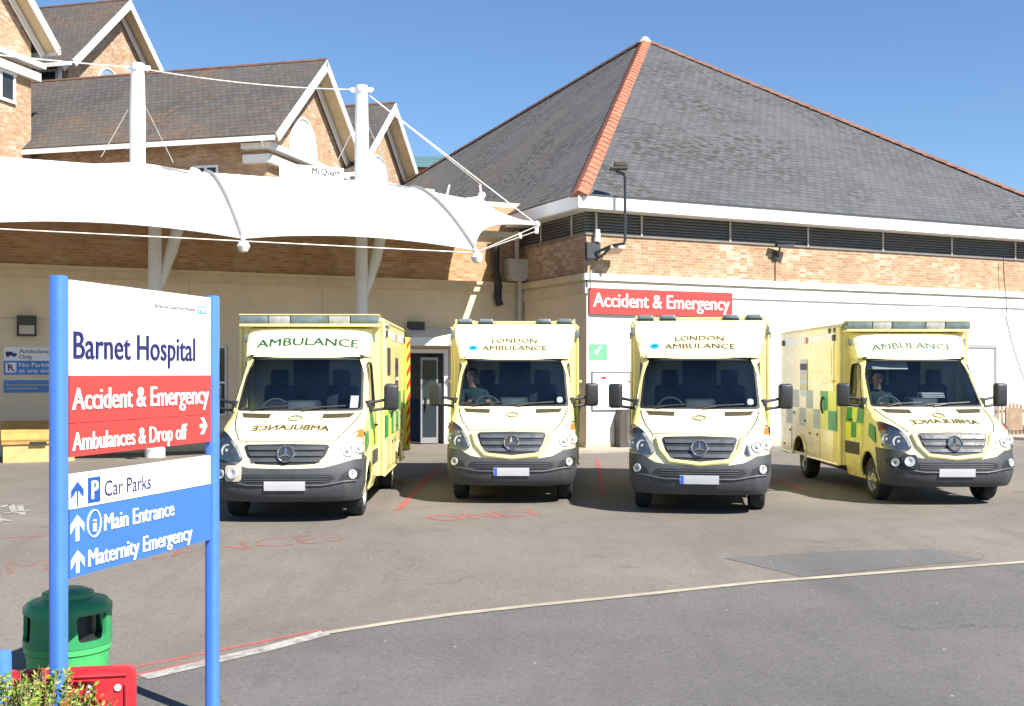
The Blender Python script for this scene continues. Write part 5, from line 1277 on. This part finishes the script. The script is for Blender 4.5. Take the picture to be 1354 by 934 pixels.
        mi_ = part('wing_mirror', bm, m_black)
        bm = NB(); b_ = S(1.36, 1.52, 0.0)
        for dz in (-0.05, 0.06): tube(bm, [b_ + Vector((0, 0, dz)), Vector((mx - sg_ * 0.02, 1.43, 1.57 + dz * 1.2))], 0.022, 8)
        box(bm, -0.05, 0.05, -0.09, 0.09, -0.08, 0.10, bev=0.02, mat=Matrix.Translation(b_ + Vector((0, 0.05, 0.0)))); part('mirror_arm', bm, m_black, mi_)
        bm = NB(); box(bm, -0.09, 0.09, 0.0, 0.006, -0.16, 0.16, mat=Matrix.Translation((mx, 1.49, 1.665)) @ Matrix.Rotation(sg_ * 0.18, 4, 'Z')); part('mirror_glass', bm, m_chrome, mi_)
        bm = NB(); p = S(0.80, 1.03, 0.01); lathe(bm, [(0.028, 0), (0.02, 0.012), (0, 0.014)], seg=10, mat=Matrix.Translation(p) @ Vector((sg_, 0, 0)).to_track_quat('Z', 'Y').to_matrix().to_4x4()); part('side_repeater', bm, m_orange)
        # wheels
        for wy, rear in ((YC, False), (RB, True)):
            wx = sg_ * (0.83 if not rear else 0.90); mt = Matrix.Translation((wx, wy, 0.35)) @ Matrix.Rotation(sg_ * math.pi / 2, 4, 'Y')
            bm = NB(); lathe(bm, [(0.20, -0.115), (0.29, -0.12), (0.335, -0.10), (0.35, -0.06), (0.35, 0.06), (0.335, 0.10), (0.29, 0.12), (0.215, 0.115)], seg=36, mat=mt)
            for k in range(-2, 3):
                pass
            wh = part('wheel', bm, m_rubber, A, 30)
            bm = NB(); lathe(bm, [(0.215, 0.113), (0.205, 0.10), (0.195, 0.05), (0.15, 0.03), (0.10, 0.055), (0.085, 0.10), (0.05, 0.11), (0.0, 0.11)], seg=30, mat=mt)
            part('rim', bm, m_rim, wh, 30)
            bm = NB()
            for k in range(10):
                a = k * math.pi / 5; lathe(bm, [(0.026, 0.038), (0.02, 0.042), (0, 0.042)], seg=8, mat=mt @ Matrix.Translation((0.165 * math.cos(a), 0.165 * math.sin(a), 0)))
                lathe(bm, [(0.012, 0.06), (0.012, 0.09), (0, 0.09)], seg=6, mat=mt @ Matrix.Translation((0.09 * math.cos(a + .3), 0.09 * math.sin(a + .3), 0)))
            part('wheel_nuts', bm, m_black, wh)
            bm = NB(); lathe(bm, [(0.20, 0.02), (0.0, 0.02)], seg=20, mat=mt); part('brake_disc', bm, m_black, wh)
    # ---- dark underbody, wheel-arch liners
    bm = NB(); box(bm, -0.70, 0.70, 0.25, 6.2, 0.36, 0.48); box(bm, -0.55, 0.55, 0.6, 5.9, 0.24, 0.36)
    box(bm, -0.86, 0.86, 0.5, 0.58, 0.4, 0.82); box(bm, -0.86, 0.86, 1.50, 1.56, 0.4, 0.95); box(bm, -0.86, 0.86, 0.58, 1.50, 0.84, 0.9); part('underbody', bm, m_black, A, None)
    # ---- interior
    bm = NB(); box(bm, -0.84, 0.84, 1.12, 1.62, 1.14, 1.44, bev=0.06); box(bm, -0.24, 0.24, 1.30, 1.66, 1.40, 1.62, bev=0.05); box(bm, -0.90, 0.90, 1.06, 2.22, 0.50, 0.56); part('dashboard', bm, m_dash)
    bm = NB(); box(bm, -0.19, 0.19, 1.295, 1.31, 1.46, 1.60); part('screen', bm, M('tablet_grey', (0.16, 0.18, 0.19), 0.3))
    bm = NB(); sm_ = Matrix.Translation((-0.45, 1.66, 1.46)) @ Matrix.Rotation(R(-32), 4, 'X')
    pts = [sm_ @ Vector((0.2 * math.cos(a), 0, 0.2 * math.sin(a))) for a in [k * math.pi / 14 for k in range(29)]]; tube(bm, pts, 0.017, 6, cap=False)
    tube(bm, [sm_ @ Vector((-0.19, 0, 0)), sm_ @ Vector((0.19, 0, 0))], 0.02, 6); tube(bm, [sm_ @ Vector((0, 0, 0)), Vector((-0.45, 1.45, 1.36))], 0.04, 8); part('steering_wheel', bm, M('wheel_grey', (0.10, 0.10, 0.105), 0.5))
    for x in (-0.47, 0.47):
        bm = NB(); box(bm, x - 0.25, x + 0.25, 1.72, 2.16, 1.02, 1.18, bev=0.05)
        box(bm, -0.24, 0.24, -0.06, 0.06, 0.0, 0.68, bev=0.05, mat=Matrix.Translation((x, 2.12, 1.15)) @ Matrix.Rotation(R(-7), 4, 'X'))
        s_ = part('seat', bm, m_seat)
        bm = NB(); box(bm, x - 0.13, x + 0.13, 2.08, 2.17, 1.82, 2.07, bev=0.042, seg=4); tube(bm, [(x - .05, 2.13, 1.75), (x - .05, 2.13, 1.85)], .008, 6); tube(bm, [(x + .05, 2.13, 1.75), (x + .05, 2.13, 1.85)], .008, 6); part('headrest', bm, m_seat, s_)
    bm = NB(); box(bm, -0.88, 0.88, 2.205, 2.225, 0.6, 2.38); bk = part('bulkhead', bm, m_inner)
    bm = NB(); box(bm, -0.27, 0.27, 2.19, 2.203, 1.35, 2.28, bev=0.004); part('bulkhead_door', bm, m_black, bk)
    bm = NB(); box(bm, -0.84, 0.84, 1.78, 2.2, 2.25, 2.29); part('headlining', bm, m_seat)
    bm = NB(); box(bm, -0.07, 0.14, 1.12, 1.38, 1.445, 1.47); box(bm, 0.62, 0.82, 1.16, 1.30, 1.445, 1.455); part('papers', bm, m_paper)
    if kind in (2, 3):
        bm = NB(); p = panel(rpoly([(0.72, CAB.tz(1.55)), (0.82, CAB.tz(1.55)), (0.82, CAB.tz(1.64)), (0.72, CAB.tz(1.64))], 0.045, 4), CAB, step=None, off=-0.018, bm=bm); part('tax_disc', bm, m_paper, ws)
    if kind == 1:
        part('permit', panel([(0.72, CAB.tz(1.53)), (0.84, CAB.tz(1.53)), (0.84, CAB.tz(1.70)), (0.72, CAB.tz(1.70))], CAB, step=None, off=-0.018), m_paper, ws)
    if kind == 4:
        bm = NB(); box(bm, -0.35, 0.35, -0.01, 0.01, 0, 0.14, mat=Matrix.Translation((-0.45, 1.78, 2.08)) @ Matrix.Rotation(R(-28), 4, 'X')); part('sun_visor', bm, M('visor_grey', (0.6, 0.6, 0.58), 0.7))
        bm = NB()
        for k in range(3): box(bm, -0.02, 0.34, 1.32 + 0.02 * k, 1.58, 1.62 + 0.03 * k, 1.635 + 0.03 * k)
        part('papers', bm, m_paper)
    # ---- box body
    hol = [[(sg_ * bu(y), max(BZ0, z)) for y, z in arch_pts(RB, 0.36, 0.47) if z > 0.44] for sg_ in (1, -1)]
    out_b = [(-_BPER, BZ0), (_BPER, BZ0), (_BPER, BZ1 - 0.06), (-_BPER, BZ1 - 0.06)]
    bx_ = part('box_body', panel(out_b, box_map, step=(0.16, 0.3), holes=hol + [[(-5, BZ1 - 0.06), (-4.9, BZ1 - 0.06), (-4.9, BZ1 - 0.0601), (-5, BZ1 - 0.0601)]] if False else hol, bm=None), m_yellow)
    # rounded top edge and roof skin
    bm = NB(); us = np.linspace(-_BPER, _BPER, 90); pr = None
    for w in np.linspace(BZ1 - 0.06, BZ1, 5):
        ring = [bm.verts.new(box_map(u, float(w), 0.0)) for u in us]
        if pr:
            for i in range(len(us) - 1): bm.faces.new((pr[i], pr[i + 1], ring[i + 1], ring[i]))
        pr = ring
    bm.faces.new([v for v in pr[:-1]]); part('roof_skin', bm, m_yellow, bx_)
    bm = NB()
    for sg_ in (1, -1):
        tube(bm, [box_map(sg_ * (BW - _BR + _BR * math.pi / 4), z, 0.0) for z in np.linspace(BZ0, BZ1 - 0.06, 10)], 0.022, 6)
        tube(bm, [Vector((sg_ * (BW + 0.004), y, BZ1 - 0.06)) for y in np.linspace(BY0 + 0.06, BY1 - 0.06, 8)], 0.012, 6)
        tube(bm, [Vector((sg_ * (BW + 0.004), y, BZ0)) for y in (BY0 + 0.06, RB - 0.49)], 0.02, 6); tube(bm, [Vector((sg_ * (BW + 0.004), y, BZ0)) for y in (RB + 0.49, BY1 - 0.06)], 0.02, 6)
        tube(bm, [Vector((sg_ * (BW + 0.002), RB + 0.47 * math.cos(a), 0.36 + 0.47 * math.sin(a))) for a in np.linspace(R(11), R(169), 18)], 0.026, 6)
    part('body_trim', bm, m_yellow, bx_)
    bm = NB()
    for sg_ in (1, -1): tube(bm, [Vector((sg_ * 0.8, RB + 0.44 * math.cos(a), 0.36 + 0.44 * math.sin(a))) for a in np.linspace(R(5), R(175), 12)], 0.2, 6)
    part('arch_liner', bm, m_black, bx_)
    for sg_ in (1, -1):
        S = box_side(sg_); fl = sg_ < 0
        def sp_(name, y0, y1, z0, z1, m, off=0.006, th=0.006, r=0.0, par=bx_):
            return part(name, panel(rpoly([(y0, z0), (y1, z0), (y1, z1), (y0, z1)], r, 3), S, step=None, off=off, thick=th, flip=fl), m, par, None)
        dd = sp_('side_door', 2.55, 3.30, 0.50, 2.62, m_yellow, 0.012, 0.012, 0.03)
        sp_('door_window_panel', 2.66, 3.16, 1.98, 2.42, m_yellow if sg_ < 0 else m_glasswin, 0.020, 0.01, 0.06, dd)
        bm = NB(); tube(bm, [S(3.17, 1.30 + 0.3 * k / 6, 0.02 + 0.035 * math.sin(k * math.pi / 6)) for k in range(7)], 0.018, 6); part('handle', bm, m_black, dd)
        bm = NB(); box(bm, -0.01, 0.05, 0, 0.8, 0, 0.035, mat=Matrix.Translation((sg_ * (BW + .012) - (0.04 if sg_ < 0 else 0), 2.5, 1.86))); part('grab_rail', bm, m_yellow, bx_)
        wn = sp_('side_window', 4.25, 4.75, 1.58, 2.28, m_glasswin if sg_ > 0 else m_bluepane, 0.010, 0.01, 0.05)
        for k, z in enumerate((1.70, 1.90, 2.08)): sp_('window_stripe', 4.26, 4.74, z, z + (0.10, 0.05, 0.12)[k], (m_paper, m_paper, m_navy)[k], 0.013, 0.002, 0, wn)
        # two-row chequer
        n = 0
        for r_ in range(2):
            for k in range(8):
                y0 = 2.36 + k * 0.49; y1 = min(y0 + 0.49, BY1 - 0.1); z0 = 1.02 + r_ * 0.34
                if y1 - y0 < 0.1: continue
                gm = m_green if (y0 < 3.2 or checks == 'green') else m_paleg
                o_ = 0.016 if 2.5 < y0 < 3.3 or 2.5 < y1 < 3.3 else 0.008
                sp_('check_green' if (k + r_) % 2 == 0 else 'check_yellow', y0, y1, z0, z0 + 0.34, gm if (k + r_) % 2 == 0 else m_lime if y0 < 3.2 else m_yellow, o_, 0.004)
        mk = sp_('marker_rail', 2.45, 6.1, 2.56, 2.70, m_white, 0.008, 0.006, 0.02)
        for y in (2.52, 4.3, 6.02):
            sp_('marker_lamp', y - 0.07, y + 0.07, 2.575, 2.685, m_orange if y == 4.3 else m_black, 0.03, 0.02, 0.02, mk)
        sp_('locker_door', 3.42, 4.20, 0.52, 0.98, m_yellow, 0.010, 0.01, 0.02); sp_('locker_door', 5.40, 6.1, 0.52, 0.98, m_yellow, 0.010, 0.01, 0.02)
        bm = NB()
        for y, z in ((3.55, 0.90), (4.05, 0.90), (5.5, 0.9), (5.95, 0.60), (4.4, 1.12), (5.2, 1.25)): box(bm, -0.008, 0.008, -0.03, 0.03, -0.02, 0.02, mat=Matrix.Translation((sg_ * (BW + 0.014), y, z)))
        part('catches', bm, m_black, bx_)
    # rear
    bm = NB(); box(bm, -0.98, 0.98, BY1 + 0.002, BY1 + 0.03, 0.55, 2.6, bev=0.01); rd = part('rear_doors', bm, m_lime, bx_)
    bm = NB(); box(bm, -0.95, 0.95, BY1, BY1 + 0.25, 0.38, 0.48); part('rear_step', bm, m_black, bx_)
    if rear_door:
        hm = Matrix.Translation((BW + 0.0, BY1 - 0.02, 0)) @ Matrix.Rotation(R(68), 4, 'Z')
        bm = NB(); box(bm, 0.01, 0.20, -0.02, 0.02, 0.55, 2.70, bev=0.01, mat=hm); d2 = part('open_rear_door', bm, m_lime)
        bm = NB()
        for k in range(8):
            z = 0.62 + k * 0.26; poly_prism(bm, [hm @ Vector(p) for p in ((0.03, -0.024, z), (0.19, -0.024, z + 0.16), (0.19, -0.024, min(2.66, z + 0.29)), (0.03, -0.024, z + 0.13))], hm.to_3x3() @ Vector((0, -0.003, 0)))
        part('chevrons', bm, m_red, d2, None)
    # ---- roof fairing and beacons
    if roof == 'B':
        F = FAIR_B; rws = np.linspace(0, F.T, 10); rb = [(F.inv(2.32, float(np.interp(t, F.t, F.z)))[0], t) for t in rws]
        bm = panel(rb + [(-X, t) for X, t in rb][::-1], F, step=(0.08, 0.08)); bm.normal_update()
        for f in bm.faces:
            c = f.calc_center_median(); f.material_index = 1 if abs(c.x) < F.hw(c.z) - 0.02 else 0  # fairing front coloured as sunlit, its sides in the plain yellow
        fr_ = part('roof_fairing', bm, [m_yellow, m_yellow_sunlit])
        bm = NB(); box(bm, -0.88, 0.88, 1.79, 2.3, 2.272, 2.29); part('fairing_base', bm, m_yellow, fr_)
        for s_, w, t0, cp in (('LONDON', 0.76, 0.355, 0.092), ('AMBULANCE', 1.10, 0.185, 0.102)):
            bmt = text('', s_, None, None, lambda u, v: F(u - w / 2, t0 + v - 0.06 * (u / w - 0.5) ** 2, 0.006), w, cp, 0.03, ret=True); part('fairing_lettering', bmt, m_gold, fr_, None)
        p = F(-0.70, 0.24, 0.006); bm = panel([(-0.70 + 0.075 * math.cos(a), 0.235 + 0.06 * math.sin(a)) for a in [k * math.pi / 10 for k in range(20)]], F, step=None, off=0.006); part('round_badge', bm, m_bluebadge, fr_, None)
        bm = panel([(-0.735, 0.225), (-0.67, 0.225), (-0.66, 0.25), (-0.72, 0.25)], F, step=None, off=0.009); part('badge_mark', bm, m_navy, fr_, None)
        bm = NB(); tube(bm, [Vector((x, 2.34, 2.895)) for x in (-1.02, 1.02)], 0.022, 8)
        for x in (-1.02, -0.46, 0.46, 1.02, -0.72, 0.72): tube(bm, [Vector((x, 2.34, 2.84)), Vector((x, 2.34, 2.95 if abs(x) != 0.72 else 2.93))], 0.02, 6)
        part('roof_rail', bm, m_yellow)
        for x in (-0.84, -0.58, 0.58, 0.84) if False else (-0.86, -0.50, 0.50, 0.86):
            bm = NB(); box(bm, x - 0.125, x + 0.125, 2.27, 2.50, 2.872, 2.958, bev=0.035, seg=3); bc_ = part('beacon', bm, m_bluelens)
            bm = NB(); box(bm, x - 0.13, x + 0.13, 2.265, 2.51, 2.862, 2.888); part('beacon_base', bm, m_black, bc_)
        for sg_ in (1, -1):
            bm = NB(); box(bm, -0.025, 0.025, 0, 0.05, 0, 0.14, bev=0.008, mat=Matrix.Translation((sg_ * 1.075, 2.18, 2.62))); part('corner_lamp', bm, m_bluelens)
    else:
        F = FAIR_A; rws = np.linspace(0, F.T, 10); rb = [(F.inv(2.32, float(np.interp(t, F.t, F.z)))[0], t) for t in rws]
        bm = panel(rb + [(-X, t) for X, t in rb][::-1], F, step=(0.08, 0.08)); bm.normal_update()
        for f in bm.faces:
            c = f.calc_center_median(); f.material_index = 1 if abs(c.x) < F.hw(c.z) - 0.02 else 0  # sun-brightened yellow on the fairing front only
        fr_ = part('roof_fairing', bm, [m_yellow, m_yellow_sunlit])
        bm = NB(); box(bm, -0.88, 0.88, 1.79, 2.3, 2.272, 2.29); part('fairing_base', bm, m_yellow, fr_)
        w = 1.52 if nose == 'old' else 1.36; cp = 0.135 if nose == 'old' else 0.115; t0 = 0.20
        bmt = text('', 'AMBULANCE', None, None, lambda u, v: F(u - w / 2, t0 + v - 0.19 * (u / w - 0.5) ** 2, 0.006), w, cp, 0.045 if nose == 'old' else 0.03, ret=True); part('fairing_lettering', bmt, m_greenlet, fr_, None)
        if nose == 'old':
            bmt = text('', '214', None, None, lambda u, v: F(u - 0.1, 0.085 + v, 0.006), 0.2, 0.065, 0.0, ret=True); part('fleet_number', bmt, m_faint, fr_, None)
        bm = NB(); box(bm, -1.05, 1.05, 1.98, 2.28, 2.715, 2.76, bev=0.015); box(bm, -1.05, 1.05, 1.98, 2.28, 2.885, 2.905, bev=0.008); lb_ = part('light_bar', bm, m_yellow)
        for x0, x1 in ((-1.04, -0.62), (-0.28, 0.28), (0.62, 1.04)):
            bm = NB(); box(bm, x0, x1, 1.985, 2.27, 2.762, 2.883, bev=0.02); part('blue_lens', bm, m_bluelens, lb_)
        for x0, x1 in ((-0.61, -0.29), (0.29, 0.61)):
            bm = NB(); box(bm, x0, x1, 1.99, 2.27, 2.762, 2.883, bev=0.015); part('clear_lens', bm, M('clear_lens_grey', (0.42, 0.42, 0.38), 0.2, var=0.3, scale=8), lb_)
        for sg_ in (1, -1):
            bm = NB(); box(bm, -0.03, 0.03, 0, 0.08, 0, 0.12, bev=0.01, mat=Matrix.Translation((sg_ * 0.955, 2.06, 2.48))); part('corner_lamp', bm, m_bluelens)
            bm = NB()
            for y in (2.5, 2.8): lathe(bm, [(0.05, 0.0), (0.04, 0.03), (0, 0.034)], seg=12, mat=Matrix.Translation((sg_ * BW, y, 2.76)) @ Vector((sg_, 0, 0)).to_track_quat('Z', 'Y').to_matrix().to_4x4())
            part('side_beacon', bm, m_bluelens)
    return A

def person(label, amb_obj, x, y, z, lean=0.0, turn=0.0, passenger=False):
    """seated figure, facing -y in the vehicle's frame"""
    ca, sa = math.cos(amb_obj.rotation_euler.z), math.sin(amb_obj.rotation_euler.z); L = amb_obj.location
    loc = (L.x + x * ca - y * sa, L.y + x * sa + y * ca, L.z + z)
    V_, E_, Rr = [], [], []
    def add(p, r, par=None):
        V_.append(p); Rr.append(r); i = len(V_) - 1
        if par is not None: E_.append((par, i))
        return i
    pel = add((0, 0, 0), .15); sp1 = add((lean * .3, .03, .2), .145, pel); ch = add((lean * .7, .05, .40), .165, sp1); nk0 = add((lean * .9, .05, .52), .075, ch); nk = add((lean, .03, .59), .064, nk0); hd0 = add((lean, .01, .67), .075, nk); hd = add((lean, -.005, .75), .098, hd0); add((lean, 0, .85), .062, hd)
    for s in (1, -1):
        sh = add((lean * .85 + s * .19, .05, .45), .07, ch); el = add((lean * .5 + s * .27, -.10, .22), .05, sh)
        wr = add((s * .17, -.33, .28), .033, el); pm = add((s * .155, -.40, .30), .036, wr); kn = add((s * .15, -.435, .315), .036, pm)
        for k in range(4):
            fx = s * (.125 + .018 * k); f1 = add((fx, -.47, .325), .0095, kn); f2 = add((fx, -.50 + .004 * k, .305), .009, f1); add((fx, -.485, .278 + .003 * abs(k - 1.5)), .008, f2)
        t1 = add((s * .11, -.41, .325), .012, pm); add((s * .095, -.445, .335), .010, t1)
        hp = add((s * .10, -.04, -.01), .095, pel); kne = add((s * .15, -.46, .06), .065, hp); an = add((s * .15, -.55, -.34), .045, kne); add((s * .16, -.70, -.38), .04, an)
    me = bpy.data.meshes.new('person'); me.from_pydata(V_, E_, [])
    o = bpy.data.objects.new('person', me); COL.objects.link(o)
    md = o.modifiers.new('skin', 'SKIN'); sv = me.skin_vertices[0].data
    for i, r_ in enumerate(Rr): sv[i].radius = (r_, r_ * (1.0 if i not in (2, 3) else .75)); sv[i].use_root = (i == 0)
    sb = o.modifiers.new('sub', 'SUBSURF'); sb.levels = sb.render_levels = 2
    dg = bpy.context.evaluated_depsgraph_get(); m2 = bpy.data.meshes.new_from_object(o.evaluated_get(dg)); bpy.data.objects.remove(o)
    # face: pull nose, brow and ears out of the head surface
    hc = Vector((lean, -.005, .745))
    for v in m2.vertices:
        d = v.co - hc
        if d.length < .16 and v.co.z > .66:
            if abs(d.x) < .018 and d.y < -.05 and -.04 < d.z < .015: v.co.y -= .022 * (1 - abs(d.x) / .018)
            if abs(d.x) > .07 and abs(d.y) < .025 and abs(d.z + .005) < .03: v.co.x += .012 * (1 if d.x > 0 else -1)
    m2.name = 'person'
    for m in (m_uniform, m_skin): m2.materials.append(m)
    for p in m2.polygons:
        c = p.center; p.material_index = 1 if (c.z > .545 or (c.y < -.14 and c.z > .17)) else 0
        p.use_smooth = True
    P = bpy.data.objects.new('person', m2); COL.objects.link(P); P.location = loc; P.rotation_euler = amb_obj.rotation_euler
    tag(P, label, 'person')
    bm = NB(); bmesh.ops.create_icosphere(bm, subdivisions=3, radius=.105)
    for v in bm.verts: v.co.z *= 1.12
    bmesh.ops.delete(bm, geom=[v for v in bm.verts if v.co.z < (.035 if v.co.y < -.02 else -.04)], context='VERTS')
    bmesh.ops.translate(bm, verts=bm.verts, vec=(lean, .008, .755)); obj('hair', bm, m_hair, P, world=False, smooth=60)
    bm = NB()
    for s in (1, -1): bmesh.ops.create_icosphere(bm, subdivisions=2, radius=.012, matrix=Matrix.Translation((lean + s * .033, -.088, .755)))
    obj('eyes', bm, m_hair, P, world=False, smooth=60)
    bm = NB(); tube(bm, [(lean - .025, -.089, .69), (lean, -.096, .688), (lean + .025, -.089, .69)], .006, 6); obj('mouth', bm, M('lips', (0.4, 0.14, 0.11), 0.5), P, world=False)
    return P

a1 = ambulance('ambulance with green AMBULANCE lettering across its sunlit front, nearest the direction sign', 1, (-3.02, 15.0, 0), -1.0, nose='old', roof='A', plate_blue=False, rear_door=True)
a2 = ambulance('pale yellow ambulance with LONDON AMBULANCE above its windscreen and a crew member at the wheel', 2, (-0.01, 17.2, 0), 1.5, nose='new', roof='B')
a3 = ambulance('pale yellow ambulance with LONDON AMBULANCE above an empty cab, parked under the red wall sign', 3, (2.64, 15.9, 0), 9.5, nose='new', roof='B')
a4 = ambulance('far right ambulance showing its yellow side with green checks and a wide roof light bar', 4, (6.70, 17.0, 0), -0.5, nose='new', roof='A', plate_blue=False, checks='pale')
person('person in dark green uniform at the wheel of the ambulance beside the entrance door', a2, -0.58, 1.98, 1.24, lean=-0.14)
person('person in dark uniform driving the far right ambulance, hands on the steering wheel', a4, -0.48, 1.98, 1.20, lean=-0.05)
